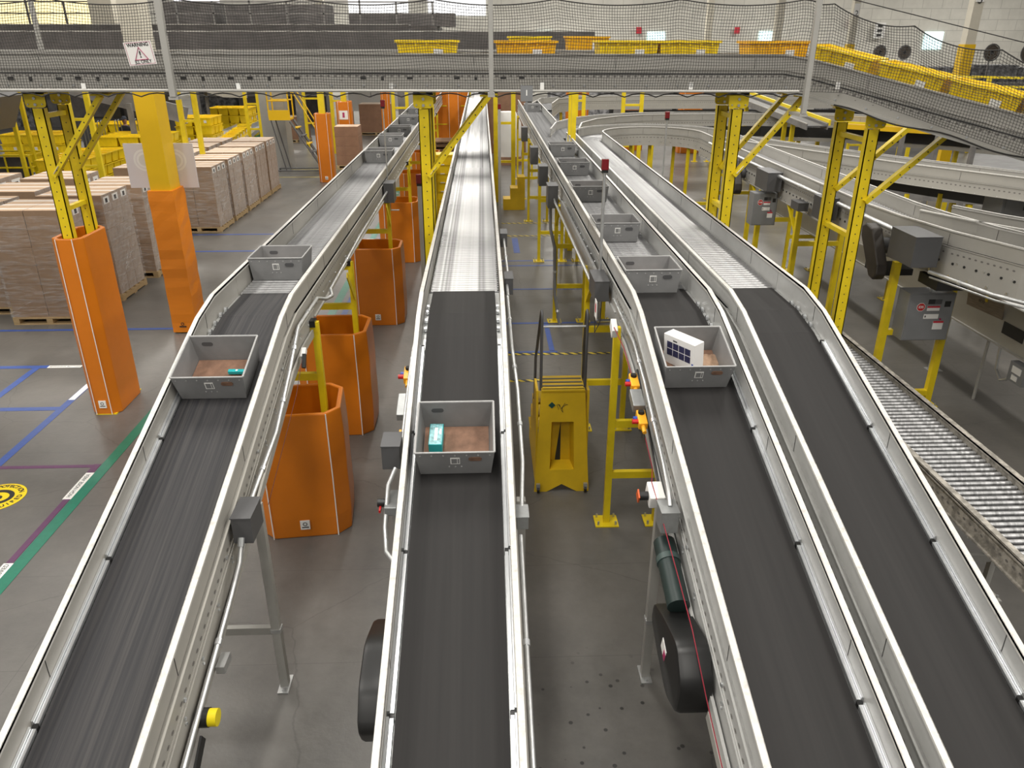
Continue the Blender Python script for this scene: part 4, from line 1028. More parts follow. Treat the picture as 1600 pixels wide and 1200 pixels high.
strip('short blue tape beside the far yellow legs', 0.66, 0.8, 17.0, 18.4, BLUET)
strip('green tape across the floor far behind the middle aisle', -1.0, 0.9, 22.5, 22.6, GREENT)
s = thing('floor_label', 'white floor strip reading HIGH NOISE AREA beside the green tape', 'floor label', (-4.405, 7.30, 0))
M().box(-0.045, 0.045, -0.27, 0.27, 0.001, 0.004).obj('strip', PAPER, s)
text('HIGH NOISE AREA', 0.062, INK, s, (0, 0, 0.0045), (0, 0, PI/2), sx=0.92)
s = thing('floor_label', 'white floor strip at the left edge with the ending RED', 'floor label', (-4.405, 5.62, 0))
M().box(-0.045, 0.045, -0.33, 0.33, 0.001, 0.004).obj('strip', PAPER, s)
text('PROTECTION REQUIRED', 0.062, INK, s, (0, 0.0, 0.0045), (0, 0, PI/2), sx=0.9)
s = thing('floor_label', 'small white printed strip ending the blue cross tape', 'floor label', (-6.18, 10.67, 0))
M().box(-0.24, 0.24, -0.04, 0.04, 0.001, 0.004).obj('strip', PAPER, s)
text('BEGINNING BOTTOM', 0.045, INK, s, (0, 0, 0.0045))
s = thing('floor_label', 'small white printed strip leading to the slim orange guard', 'floor label', (-5.53, 9.72, 0))
M().box(-0.04, 0.04, -0.22, 0.30, 0.004, 0.006).obj('strip', PAPER, s)
s = thing('floor_sign', 'round yellow floor sign about hearing protection at the left edge', 'floor sign', (-5.15, 7.09, 0))
M().cyl((0, 0, 0.001), (0, 0, 0.004), 0.275, 48).obj('disc', mat('floor_sign_yellow', (0.85, 0.62, 0.01), 0.45), s)
rg = M(); K = 32
oR = [(0.165 * math.cos(2 * PI * k / K), 0.150 * math.sin(2 * PI * k / K)) for k in range(K)]; iR = [(0.118 * math.cos(2 * PI * k / K), 0.100 * math.sin(2 * PI * k / K)) for k in range(K)]
rg.add([(x, y, .0042) for x, y in oR] + [(x, y, .0042) for x, y in iR] + [(x, y, .0056) for x, y in oR] + [(x, y, .0056) for x, y in iR],
       [(2 * K + k, 2 * K + (k + 1) % K, 3 * K + (k + 1) % K, 3 * K + k) for k in range(K)] + [(k, (k + 1) % K, 2 * K + (k + 1) % K, 2 * K + k) for k in range(K)] + [(K + k, K + (k + 1) % K, 3 * K + (k + 1) % K, 3 * K + k) for k in range(K)] + [(k, (k + 1) % K, K + (k + 1) % K, K + k) for k in range(K)])
rg.obj('black_ring', INK, s)
M().cyl((0.01, -0.01, 0.004), (0.01, -0.01, 0.0055), 0.045, 20).obj('black_spot', INK, s)
def arc_text(st_, r, a0, a1, size, flip=False):
    n = len(st_)
    for k, ch in enumerate(st_):
        if ch == ' ': continue
        a = a0 + (a1 - a0) * k / (n - 1)
        text(ch, size, INK, s, (r * math.cos(a), r * math.sin(a), 0.0045), (0, 0, a + PI/2 if flip else a - PI/2), bold=0.0025)
arc_text('HEARING PROTECTION', 0.222, math.radians(200), math.radians(32), 0.068)
arc_text('REQUIRED', 0.222, math.radians(-92), math.radians(6), 0.068, flip=True)
# ---------------------------------------------------------------- elevated conveyor with netting
OH = [(-13, 9.33, 4.12), (3.35, 9.3, 4.075), (3.75, 9.12, 4.03), (5.36, 7.56, 3.56), (8.2, 4.8, 2.75)]
oh = roller_conveyor('elevated_conveyor', 'elevated grey conveyor crossing the picture above the posts, carrying yellow totes', OH, half=0.38, detail=2, low=-0.19, top=0.17, nparts=0, cap=RAIL)
M().rect(OH, 0.372, 0.386, -0.035, -0.022).obj('dark_seam', DARK, oh, world=True)
M().rect(OH, 0.385, 0.41, -0.215, -0.19).obj('lower_lip', SILVER, oh, world=True)
for x, y, t in ((-4.87, 9.12, 3.86), (-0.645, 9.0, 3.85), (2.845, 9.0, 3.84)):
    a = beam_post(oh, x, y, t)
    b = beam_post(oh, x, y + 0.55, t)
    for z in (t - 0.22, t - 1.25, t - 2.4):
        M().box(x - .03, x + .03, y + .01, y + .55, z - .05, z).obj('cross_bar', YEL, oh, world=True)
    for yy in (y - .02, y + .53):
        m = M().bar((x + 0.03, yy, t - 0.88), (x + 0.72, yy, t - 0.03), 0.05, 0.075, up=(0, 1, 0))
        for k in range(9):
            q = 0.08 + k * 0.1; p = Vector((x + .03, yy, t - .88)).lerp(Vector((x + .72, yy, t - .03)), q)
            m.cyl(p + Vector((0, -.036 if True else 0, 0)), p + Vector((0, -.041, 0)), 0.008, 6, mi=1)
        br = m.obj('diagonal_brace', [YEL, DARK], oh, world=True)
        if yy < y: M().bar((x + 0.05, yy - .040, t - 0.85), (x + 0.12, yy - .040, t - 0.765), 0.002, 0.05, up=(0, 1, 0)).obj('sticker', PAPER, br)
        M().box(x + .62, x + .82, yy - .03, yy + .05, t - .03, t - .012).obj('brace_plate', YEL, oh, world=True)
    for dx in (-0.07, 0.07, .64, .78):
        M().box(x + dx - .035, x + dx + .035, y - .03, y + .08, t, t + .04).obj('saddle_block', BLK, oh, world=True)
# the pair under the falling part
x, y, t = 4.15, 8.42, 3.68
beam_post(oh, x, y, t); beam_post(oh, x, y + .78, t + .0)
for z in (t - .26, t - 1.3, t - 2.35, t - 2.6): M().box(x - .03, x + .03, y + .01, y + .78, z - .05, z).obj('cross_bar', YEL, oh, world=True)
for yy in (y - .02, y + .76):
    m = M().bar((x + .03, yy, t - .92), (x + .80, yy, t - .26 + .06), 0.05, 0.075, up=(0, 1, 0))
    for k in range(8):
        p = Vector((x + .03, yy, t - .92)).lerp(Vector((x + .80, yy, t - .2)), .08 + k * .11); m.cyl(p + Vector((0, -.036, 0)), p + Vector((0, -.041, 0)), 0.008, 6, mi=1)
    m.obj('diagonal_brace', [YEL, DARK], oh, world=True)
    for k in range(4): M().cbox((x - .12 + k * .15, yy, t + .03 - k * .012), (.07, .09, .05), ry=.26).obj('saddle_block', BLK if k % 2 else YEL, oh, world=True)
    for k in range(2): M().cbox((x + .68 + k * .14, yy, t - .16 - k * .03), (.07, .09, .05), ry=.26).obj('saddle_block', BLK, oh, world=True)
# boxes and labels on the face
for x in (-5.0, -4.3, -3.2, -2.5, -1.3, -.3, 0.4, 1.8, 2.5):
    M().box(x, x + .06, 8.925, 8.945, 4.0, 4.03).obj('bracket', DARK, oh, world=True)
    M().box(x + .22, x + .25, 8.925, 8.945, 3.99, 4.03).obj('bracket', DARK, oh, world=True)
    M().box(x + .5, x + .56, 8.925, 8.945, 4.0, 4.025).obj('bracket', DARK, oh, world=True)
for k in range(7): M().box(-5.6 + k * 1.55, -5.56 + k * 1.55, 8.50, 8.515, 3.915, 3.985).obj('white_clip', PAPER, oh, world=True)
M().box(1.42, 1.50, 8.93, 8.94, 4.0, 4.05).obj('black_label', BLK, oh, world=True)
M().box(1.34, 1.39, 8.93, 8.94, 4.0, 4.05).obj('white_label', PAPER, oh, world=True)

net = thing('safety_net', 'black safety netting hanging in front of the elevated conveyor', 'net', (0, 8.55, 3.9))
NP = [Vector((-10.5, 8.55)), Vector((3.38, 8.5)), Vector((3.9, 8.28)), Vector((5.15, 7.05)), Vector((7.0, 5.2))]
seg = [0.0]
for a, b in zip(NP, NP[1:]): seg.append(seg[-1] + (b - a).length)
TOTL = seg[-1]
def netpt(s, v):
    """s metres along the run, v 0 bottom .. 1 top"""
    i = max(k for k in range(len(seg) - 1) if seg[k] <= s + 1e-9); a, b = NP[i], NP[i + 1]
    q = a.lerp(b, (s - seg[i]) / (seg[i + 1] - seg[i]))
    over = max(0.0, s - seg[1])
    zb = 3.925 - 0.0035 * max(0, s - 4) - (0.0 if over < .35 else (over - .35) * .27)
    sp = 1.25 if over == 0 else 0.78
    ph = (s / sp) % 1.0; scal = 0.055 * (4 * ph * (1 - ph)) * (1.3 if over else 1)
    zt = 4.755 - scal - (0.0 if over == 0 else over * .262)
    w = 0.010 * math.sin(s * 5.1 + v * 7) + 0.006 * math.sin(s * 13.7 + v * 3.1)
    z = zb + (zt - zb) * v + 0.010 * math.sin(s * 2.3 + v * 9) * v * (1 - v) * 4
    s2 = 0.012 * math.sin(v * 8 + s * 1.9)
    return Vector((q.x + s2 * (1 if over == 0 else .6), q.y + w - 0.05 * math.sin(PI * v), z))
cs = 0.0268; NC = int(TOTL / cs); NR = 30
m = M()
for i in range(NC): m.tube([netpt(i * cs, k / 14) for k in range(15)], 0.0024, 3)
for j in range(NR + 1):
    m.tube([netpt(min(TOTL - .01, i * cs * 2), j / NR) for i in range(int(TOTL / cs / 2))], 0.0024, 3)
m.obj('mesh_cords', NET, net, world=True)
M().tube([netpt(min(TOTL - .01, i * .06), 1.0) for i in range(int(TOTL / .06))], 0.006, 5).obj('edge_cord', NET, net, world=True)
# festooned bottom cord and the tube it is tied to
m = M()
k = 0; pts = []
while k * 0.33 < 13.6:
    s0 = -10.4 + k * .33
    for q in (0, .25, .5, .75): pts.append((s0 + q * .33, 8.50, 3.88 - 0.0033 * (s0 + 10) - .0 + 0.035 * (4 * q * (1 - q))))
    k += 1
m.tube(pts, 0.0065, 5).obj('bottom_cord', NET, net, world=True)
M().tube([(5.35 + .02 - (5.2 - s) * 1.0, 7.0 + (5.2 - s) * .98 - .05, 3.30 + (5.2 - s) * .27 + 0.02 * math.sin(s * 9)) for s in [5.9 - .06 * q for q in range(40)]], 0.008, 5).obj('bottom_cord', NET, net, world=True)
M().tube([(-10.5, 8.52, 3.945), (3.3, 8.47, 3.895)], 0.013, 8).obj('hanger_tube', SILVER, net, world=True, smooth=True)
M().tube([(3.38, 8.5, 4.83), (7.0, 5.2, 3.62)], 0.005, 6).obj('suspension_wire', NET, net, world=True)
def net_pole(label, x, y, z0, w=0.045):
    p = thing('net_pole', label, 'pole', (x, y, z0))
    M().box(-w / 2, w / 2, -w / 2, w / 2, 0, 6.2 - z0).obj('pole', SILVER, p)
    M().box(-w * .8, w * .8, -.02, .30, -0.03, 0.0).obj('bracket', SILVER, p)
SILVER.node_tree.nodes['Principled BSDF'].inputs['Metallic'].default_value = 0.2
net_pole('light grey net pole right of the warning sign', -3.13, 8.46, 3.86, 0.06)
net_pole('light grey net pole at the picture centre above the middle line', 0.095, 8.44, 3.88)
net_pole('light grey net pole where the elevated conveyor starts to fall', 3.36, 8.42, 3.68, 0.05)
ws = thing('warning_sign', 'white WARNING sign with red triangle tied to the netting', 'sign', (-3.38, 8.44, 4.265)); ws.rotation_euler = (0.12, -0.08, 0)
M().box(-.135, .135, -.003, .003, -.108, .108).obj('plate', PAPER, ws)
m = M()
for a, b, c, d in ((-.125, .125, .098, .101), (-.125, .125, -.101, -.098), (-.125, -.122, -.1, .1), (.122, .125, -.1, .1)): m.box(a, b, -.0045, -.003, c, d)
m.obj('red_border', MAROON, ws)
M().tube([(-.062, -.004, -.058), (.066, -.004, -.058), (0, -.004, .055)], 0.0065, 4, closed=True).obj('red_triangle', MAROON, ws)
text('WARNING', 0.046, INK, ws, (0, -.0045, .078), (PI/2, 0, 0), bold=.001, sx=.95)
text('JLL ONLY', 0.046, INK, ws, (0.01, -.0045, -.078), (PI/2, 0, 0), bold=.0005, sx=.85)
text('!', 0.085, INK, ws, (0, -.0045, -.012), (PI/2, 0, 0), bold=.002)
s1 = thing('hanging_sign', 'grey plate with the number 1 on a post over the tote line', 'sign', (0.49 , 8.9, 3.85))
s1.location = (0.455, 8.40, 3.81)
M().box(-.062, .062, -.004, .004, 0.0, .15).obj('plate', CABG, s1); M().box(-.012, .012, .0, .01, -.10, 0).obj('bracket', CABG, s1); M().box(-.02, .02, .004, .09, .10, .12).obj('clip', CABG, s1)
text('1', .075, PAPER, s1, (0, -.006, .08), (PI/2, 0, 0), bold=.002)

# ---------------------------------------------------------------- yellow totes
def ytote(label, loc, rz=0, mt=YTOTE, group=None, rot=None):
    r = thing('yellow_tote', label, 'tote', loc, rz, group)
    tote_mesh(0.58, 0.655, 0.36, 0.42, 0.30, 0.006).obj('body', mt, r)
    m = M()
    for a, b, c, d in ((-.345, .345, -.232, -.208), (-.345, .345, .208, .232), (-.345, -.322, -.23, .23), (.322, .345, -.23, .23)): m.box(a, b, c, d, .275, .30)
    for k in range(5):
        u = -.24 + k * .12
        m.add([(u - .008, -.184, .03), (u + .008, -.184, .03), (u + .009, -.226, .27), (u - .009, -.226, .27), (u - .008, -.175, .03), (u + .008, -.175, .03), (u + .009, -.215, .27), (u - .009, -.215, .27)],
              [(0, 1, 2, 3), (0, 4, 5, 1), (2, 6, 7, 3), (0, 3, 7, 4), (1, 5, 6, 2)])
    m.obj('rim_and_ribs', mt, r)
    M().cbox((0.12, -.214, .16), (.10, .004, .10), rx=-.14 * -1).obj('label', PAPER, r)
    if rot: r.rotation_euler = rot
    return r
GY = 'yellow totes riding the elevated conveyor'
y0 = ytote('yellow tote on the elevated conveyor above the left roller line', (-0.585, 9.30, 4.085), group=GY); index_kids(y0)
amb = ytote('yellow tote on the elevated conveyor just right of the centre pole', (0.485, 9.30, 4.08), mt=YTOTE2, group=GY); index_kids(amb)
for x, l in ((1.60, 'yellow tote on the elevated conveyor, left one of the touching pair'), (2.27, 'yellow tote on the elevated conveyor, right one of the touching pair')):
    dup(y0, (x, 9.30, 4.08), l)
dup(amb, (3.25, 9.28, 4.075), 'amber tote on the elevated conveyor at the right net pole')
def along(s):
    a, b = Vector(OH[2]), Vector(OH[3]); d = b - a; return a + d * (s / d.length)
ah = math.atan2(OH[3][1] - OH[2][1], OH[3][0] - OH[2][0]); sl_ = math.atan2(OH[2][2] - OH[3][2], 2.24)
for k, (s, l) in enumerate(((0.25, 'topmost yellow tote on the falling part of the elevated conveyor'), (1.0, 'second yellow tote down the falling part of the elevated conveyor'), (1.72, 'third yellow tote down the falling part of the elevated conveyor'), (2.42, 'lowest yellow tote in view on the falling elevated conveyor'))):
    p = along(s); t = dup(y0 if k != 9 else amb, (p.x, p.y, p.z + .004), l, rz=ah); t.rotation_euler = (Matrix.Rotation(ah, 3, 'Z') @ Matrix.Rotation(sl_, 3, 'Y')).to_euler()

# elevated conveyors farther back
def plain_conv(label, path, half=.4, low=-.22, top=.15, mt=MEZ2, legs=None):
    r = thing('elevated_conveyor', label, 'conveyor', (path[0][0], path[0][1], 0))
    for s in (-1, 1):
        o = M().rect(path, s * (half - .03), s * half, low, top).obj('side_rail', mt, r, world=True)
        M().rect(path, s * (half - .04), s * (half + .004), top - .02, top).obj('rail_cap', RAIL, o)
    M().rect(path, -half + .03, half - .03, -.03, 0).obj('belt', BOXG, r, world=True)
    a, b = Vector(path[0]), Vector(path[-1]); n = max(2, int((b - a).length / 5))
    for q in (legs if legs is not None else [(k + .5) / n for k in range(n)]):
        p = a.lerp(b, q)
        for s in (-.3, .3): M().box(p.x - .05, p.x + .05, p.y + s - .05, p.y + s + .05, 0, p.z + low).obj('leg', YEL, r, world=True)
    return r
e1 = plain_conv('elevated conveyor second in depth behind the netting', [(-16, 13.2, 4.12), (2.4, 13.2, 4.12)], top=.12, legs=(.1, .3, .818))
e2 = plain_conv('elevated conveyor third in depth behind the netting, slightly higher', [(-22, 17.5, 4.38), (2.3, 17.5, 4.38)], top=.16, mt=MEZZ, legs=(.1, .4, .86, .985))
e3 = plain_conv('long elevated conveyor far behind the netting on the left', [(-32, 24, 4.62), (-2, 24, 4.62)], low=-.12, top=.14, mt=MEZZ, legs=(.05, .35, .62))
e4 = plain_conv('sloping yellow edged conveyor under the elevated conveyor at right', [(7.9, 26.5, 2.85), (8.6, 20.5, 2.35)], low=-.10, top=.06, half=.3)
M().rect([(7.9, 26.5, 2.85), (8.6, 20.5, 2.35)], -.36, -.30, .0, .14).obj('yellow_edge', YEL, e4, world=True)
dup(y0, (0.75, 13.2, 4.13), 'yellow tote on the second elevated conveyor, left of the small bright window')
dup(amb, (1.65, 13.2, 4.13), 'far amber tote mostly hidden behind the touching yellow pair')
for x, l in ((-9.2, 'thin white post behind the netting at the left edge'), (-7.6, 'thin white post behind the netting, second from the left edge'), (-4.6, 'thin white post behind the netting right of the left net pole')):
    p = thing('railing_post', l, 'post', (x * 1.45, 13.0, 4.2)); M().box(-.03, .03, -.03, .03, 0, .75).obj('post', SILVER, p)
# dark mezzanine block and machinery far left
mz = thing('mezzanine', 'dark mezzanine with railing far behind the netting on the left', 'mezzanine', (-20, 38, 0))
M().box(-16.5, -2, 37, 44, 4.1, 4.9).obj('deck', MEZZ, mz, world=True); M().box(-38, -16.5, 37, 39, 4.1, 4.45).obj('catwalk', MEZZ, mz, world=True)
for k in range(8): M().box(-36 + k * 4.6, -35.7 + k * 4.6, 37.1, 37.4, 0, 4.1).obj('post', MEZ2, mz, world=True)
m = M()
for z in (5.35, 5.8): m.box(-38, -2, 37.05, 37.1, z, z + .05)
for k in range(24): m.box(-38 + k * 1.56, -37.93 + k * 1.56, 37.05, 37.12, 4.4, 5.85 + .5 * (k % 3 == 0))
m.obj('railing', MEZ2, mz, world=True)
for k, (x, w, h) in enumerate(((-17.4, 1.6, 1.7), (-14.3, 2.2, 1.0), (-11.5, 4.5, 0.9), (-6.0, 4.8, .55))):
    M().box(x, x + w, 39, 41, 4.9, 4.9 + h).obj('machine_cabinet', MEZZ, mz, world=True)

# machinery and chutes behind the left posts
def machine(name, label, cat, parts, loc):
    r = thing(name, label, cat, loc)
    for nm, fn, mt in parts: fn(M()).obj(nm, mt, r, world=True)
    return r
machine('sorter_chute', 'grey sheet metal chute behind the left frame post', 'chute', [
    ('hopper', lambda m: m.prism([(-15.6, 2.2), (-13.0, 2.15), (-12.6, 3.0), (-13.6, 3.45), (-15.6, 3.4)], 20.5, 23.0, 'y'), BOXG),
    ('slide_panel', lambda m: m.bar((-13.4, 20.4, 3.2), (-12.4, 20.4, 2.3), .06, .8, up=(0, 1, 0)), MEZ2),
    ('leg', lambda m: m.box(-15.4, -15.25, 20.8, 20.95, 0, 2.2), MEZ2), ('leg', lambda m: m.box(-13.3, -13.15, 20.8, 20.95, 0, 2.2), MEZ2)], (-14.3, 21.5, 0))
machine('inclined_conveyor', 'dark inclined conveyor falling behind the slim orange guard', 'conveyor', [
    ('side_panel', lambda m: m.bar((-15.5, 27, 3.6), (-10.6, 29.5, 1.9), .8, .55), MEZ2), ('motor', lambda m: m.cyl((-12.2, 26.4, 3.1), (-11.2, 26.4, 3.1), .3, 14), BLK),
    ('support_leg', lambda m: m.box(-12.0, -11.85, 28, 28.15, 0, 2.4), MEZ2)], (-13, 28, 0))
machine('sorting_machine', 'black machine cluster above the person in the distance', 'machine', [
    ('frame', lambda m: m.box(-16.5, -12.9, 33.5, 35, 1.5, 3.3), MEZZ), ('drum', lambda m: m.cyl((-13.6, 33.2, 2.1), (-12.6, 33.2, 2.1), .45, 16), BLK),
    ('mast', lambda m: m.box(-14.7, -14.4, 33, 33.3, 1.5, 3.4), BLK), ('base', lambda m: m.box(-16.4, -13, 33.6, 34.9, 0, 1.5), BOXG)], (-14.5, 34, 0))
machine('grey_slide', 'pale grey double slide falling toward the stacked yellow totes', 'chute', [
    ('slide_bed', lambda m: m.sweep([(-12.9, 33.5, 3.1), (-11.9, 34, 2.75), (-10.9, 34.6, 2.35), (-10.0, 35, 2.3)], [(-.7, -.05), (.7, -.05), (.7, 0), (-.7, 0)]), RAIL),
    ('slide_rail', lambda m: m.sweep([(-12.9, 33.5, 3.1), (-11.9, 34, 2.75), (-10.9, 34.6, 2.35), (-10.0, 35, 2.3)], [(.68, -.15), (.72, -.15), (.72, .2), (.68, .2)]), RAIL),
    ('support_leg', lambda m: m.box(-11.4, -11.3, 34.2, 34.3, 0, 2.5), MEZ2)], (-11.5, 34, 0))
def yellow_frame(label, x, y, h, w=.7):
    r = thing('support_tower', label, 'support', (x, y, 0))
    for s in (-1, 1):
        M().box(x + s * w / 2 - .06, x + s * w / 2 + .06, y, y + .1, 0, h).obj('leg', YEL, r, world=True)
    for z in (h * .35, h * .68): M().box(x - w / 2, x + w / 2, y + .02, y + .08, z, z + .07).obj('cross_bar', YEL, r, world=True)
for x, y, h, w, l in ((-7.7, 21.6, 3.5, .4, 'perforated yellow support frame right of the yellow building column'), (-10.4, 21.4, 3.6, .5, 'narrow yellow support frame between the left frame posts'),
                   (-9.2, 33, 2.9, .5, 'small yellow frame behind the four tall yellow stacks'), (-7.2, 35, 3.0, .7, 'yellow frame behind the rolling stairs'),
                   (-5.9, 33.6, 3.0, .5, 'yellow posts above the farther slim orange guard'), (-3.0, 30, 3.0, .5, 'yellow legs behind the far totes of the left roller line'),
                   (0.62, 22.9, 3.2, .5, 'yellow legs standing in the aisle below the centre pole'), (4.9, 26.5, 3.5, .6, 'tall yellow frame behind the pale loop conveyor'),
                   (3.3, 27.5, 3.6, .25, 'single yellow post behind the far tote'), (8.7, 29.0, 2.2, .5, 'small yellow frame seen under the far conveyors at right')):
    yellow_frame(l, x, y, h, w)

# ---------------------------------------------------------------- wrapped pallets of cartons
def pallet(m, w, d, x=0, y=0, z=0):
    for k in range(3): m.box(x - w / 2, x + w / 2, y - d / 2 + k * (d - .1) / 2, y - d / 2 + .1 + k * (d - .1) / 2, z + .022, z + .10) if False else None
    for k in range(3):
        u = x - w / 2 + k * (w - .1) / 2; m.box(u, u + .1, y - d / 2, y + d / 2, z + .02, z + .10)
    for k in range(6):
        v = y - d / 2 + k * (d - .11) / 5; m.box(x - w / 2, x + w / 2, v, v + .11, z + .10, z + .125)
    for k in range(3):
        v = y - d / 2 + k * (d - .12) / 2; m.box(x - w / 2, x + w / 2, v, v + .12, z, z + .02)
    return m
def pallet_load(label, x, y, w, d, rows, nx, ny, bh=0.29, group=None, film=True, wood=WOOD, dark=False, lab=True):
    root = thing('pallet', label.replace('cartons', 'pallet under cartons') if False else 'wooden pallet under the ' + label, 'pallet', (x, y, 0), group='pallets under carton stacks')
    pallet(M(), w, d).obj('deck', wood, root)
    bw, bd = (w - .04) / nx, (d - .04) / ny
    key = (round(bw, 3), round(bd, 3), bh, dark)
    if key not in BOXME:
        m = M().box(-bw / 2 + .004, bw / 2 - .004, -bd / 2 + .004, bd / 2 - .004, 0.002, bh - .002)
        o = m.obj('carton', [CARDD if dark else CARD, CARDL, CARDP]); me = o.data
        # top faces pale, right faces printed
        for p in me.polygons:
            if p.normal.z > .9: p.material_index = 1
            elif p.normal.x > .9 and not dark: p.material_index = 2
        t = M().box(-bw / 2 + .004, bw / 2 - .004, -.03, .03, bh - .002, bh - .0008).obj('tape_strip', PAPER)
        l2 = M().box(bw / 2 - .0045, bw / 2 - .002, -bd * .3, bd * .3, bh * .45, bh * .85).obj('label', PAPER)
        k2 = M().box(bw / 2 - .0025, bw / 2 - .001, -bd * .12, bd * .12, bh * .5, bh * .75).obj('label_print', INK)
        BOXME[key] = (me, t.data, l2.data, k2.data)
        for q in (o, t, l2, k2): bpy.data.objects.remove(q)
    me, tm, lm, km = BOXME[key]
    for r in range(rows):
        for i in range(nx):
            for j in range(ny):
                if 0 < i < nx - 1 and 0 < j < ny - 1 and r < rows - 1: continue
                if i < nx - 1 and j > 0 and r < rows - 1 and film: continue      # wrapped inside, nothing of it shows
                b = bpy.data.objects.new('carton', me); COL.objects.link(b)
                b.location = (x - w / 2 + .02 + bw * (i + .5) + random.uniform(-.004, .004), y - d / 2 + .02 + bd * (j + .5), .126 + r * bh)
                lay = 'top' if r == rows - 1 else ('bottom', 'second', 'third', 'fourth', 'fifth', 'sixth')[r]
                dep = 'front' if j == 0 else ('rear' if j == ny - 1 else 'middle')
                sd = '' if nx == 1 else (' right' if i == nx - 1 else ' left')
                tag(b, '%s%s carton in the %s layer of the %s' % (dep, sd, lay, label), 'carton', 'cartons of the ' + label)
                if r == rows - 1:
                    q = bpy.data.objects.new('tape_strip', tm); COL.objects.link(q); q.parent = b
                if i == nx - 1 and (r >= rows - 1) and not dark and lab:
                    q = bpy.data.objects.new('label', lm); COL.objects.link(q); q.parent = b
                    q2 = bpy.data.objects.new('label_print', km); COL.objects.link(q2); q2.parent = q
    if film:
        f = thing('stretch_wrap', 'clear stretch wrap around the ' + label, 'wrap', (x, y, .11), group=None)
        h = rows * bh + .0; m = M(); w2, d2 = w / 2 + .006, d / 2 + .006; NZ = 7; vs = []
        for k in range(NZ):
            z = .03 + (h - .10) * k / (NZ - 1)
            e = .004 * math.sin(k * 2.1)
            vs += [(-w2 - e, -d2 - e, z), (0, -d2 - e, z), (w2 + e, -d2 - e, z), (w2 + e, 0, z), (w2 + e, d2 + e, z), (0, d2, z), (-w2 - e, d2 + e, z)]
        n = 7
        m.add(vs, [(k * n + a, k * n + (a + 1) % n, (k + 1) * n + (a + 1) % n, (k + 1) * n + a) for k in range(NZ - 1) for a in range(n)])
        m.tube([(-w2 - .004, -d2 - .006, h * .05), (w2 + .006, -d2 - .006, h * .42)], .004, 5); m.tube([(w2 + .006, -d2 + .02, h * .10), (w2 + .008, d2, h * .55)], .004, 5)
        m.tube([(-w2 - .004, -d2 - .006, h * .02), (w2 + .006, -d2 - .006, h * .24)], .003, 5); m.tube([(w2 + .006, -d2 + .02, h * .02), (w2 + .008, d2, h * .8)], .004, 5)
        m.obj('film', FILM, f)
BOXME = {}
pallet_load('front wrapped stack of the near row', -7.32, 13.05, 1.20, 1.02, 6, 2, 3, .297)
pallet_load('second wrapped stack of the near row', -7.20, 14.33, 1.16, 1.1, 6, 2, 3, .297)
pallet_load('third wrapped stack of the near row', -7.14, 15.85, 1.16, 1.1, 6, 2, 3, .285)
pallet_load('cut off stack at the left picture edge', -8.72, 13.6, 1.1, 1.0, 6, 1, 2, .29, film=True)
pallet_load('stack behind the cut off one', -8.66, 15.0, 1.1, 1.1, 3, 1, 3, .58, film=False)
pallet_load('third stack of the left row', -8.62, 16.4, 1.1, 1.1, 3, 1, 3, .58, film=False)
pallet_load('nearer outermost left stack', -10.2, 15.0, 1.1, 1.1, 3, 1, 2, .57, film=False)
pallet_load('farther outermost left stack', -10.2, 16.4, 1.1, 1.1, 3, 1, 2, .57, film=False)
for k, y in enumerate((19.85, 21.15, 22.45, 23.75, 25.0)):
    o_ = ('nearest', 'second', 'third', 'fourth', 'farthest')[k]
    pallet_load('%s right stack of the rear block' % o_, -7.06, y, 1.08, 1.12, 5, 2, 3, .29, film=k < 3)
    pallet_load('%s left stack of the rear block' % o_, -8.36, y, 1.08, 1.12, 2, 1, 3, .72, film=False)
pallet_load('brown stack behind the nearer slim guard', -4.95, 29.9, .9, .9, 4, 1, 1, .34, film=False, dark=True)
pallet_load('brown stack near the white plan board', -5.3, 41.0, 1.6, 1.2, 2, 1, 1, .66, film=False, dark=True)
pallet_load('brown stack behind the rolling stairs', -8.6, 38.0, 1.0, 1.0, 2, 1, 1, .5, film=False, dark=True)

# ---------------------------------------------------------------- yellow tote stacks far left
GT = 'stacked yellow totes in the far left area'
def tote_block(x0, y0_, nx, ny, nz, dx, dy, z0, rz, where, top_open=True, skip=None, src=None):
    for k in range(nz):
        for i in range(nx):
            for j in range(ny):
                if k < nz - 1 and i < nx - 1 and j > 0: continue
                if skip and skip(i, j, k): continue
                lv = 'top' if k == nz - 1 else ('bottom', 'second', 'third', 'fourth')[k]
                oj = ('front', 'second', 'third', 'fourth', 'fifth', 'sixth')[j]; oi = ('first', 'second', 'third', 'fourth')[i]
                t = dup(src or y0, (x0 + i * dx, y0_ + j * dy, z0 + k * .31), '%s level yellow tote, %s row, %s from left, in %s' % (lv, oj, oi, where), rz=rz, group='yellow totes of ' + where, skip=('label',) if k % 2 else ())
def dolly(x, y, w, d, z, label, mt=GREENP):
    r = thing('dolly', label, 'dolly', (x, y, 0)); M().box(-w / 2, w / 2, -d / 2, d / 2, z - .04, z).obj('deck', mt, r)
    for sx in (-1, 1):
        for sy in (-1, 1): M().cyl((sx * (w / 2 - .1) - .02, sy * (d / 2 - .1), (z - .04) / 2), (sx * (w / 2 - .1) + .02, sy * (d / 2 - .1), (z - .04) / 2), (z - .04) / 2, 10).obj('wheel', BLK, r)
tote_block(-12.35, 23.2, 2, 6, 3, .69, .465, .33, 0, 'the big block by the cartons')
dolly(-12.0, 24.35, 1.4, 2.8, .33, 'low dolly under the big block of yellow totes', WIREM)
tote_block(-16.0, 28.0, 3, 3, 4, .69, .465, .2, 0, 'the group behind the left post')
tote_block(-12.4, 27.2, 3, 4, 4, .69, .465, .2, 0, 'the field before the person')
dolly(-11.7, 27.9, 2.1, 1.9, .2, 'low dolly under the field of totes in front of the person', WIREM)
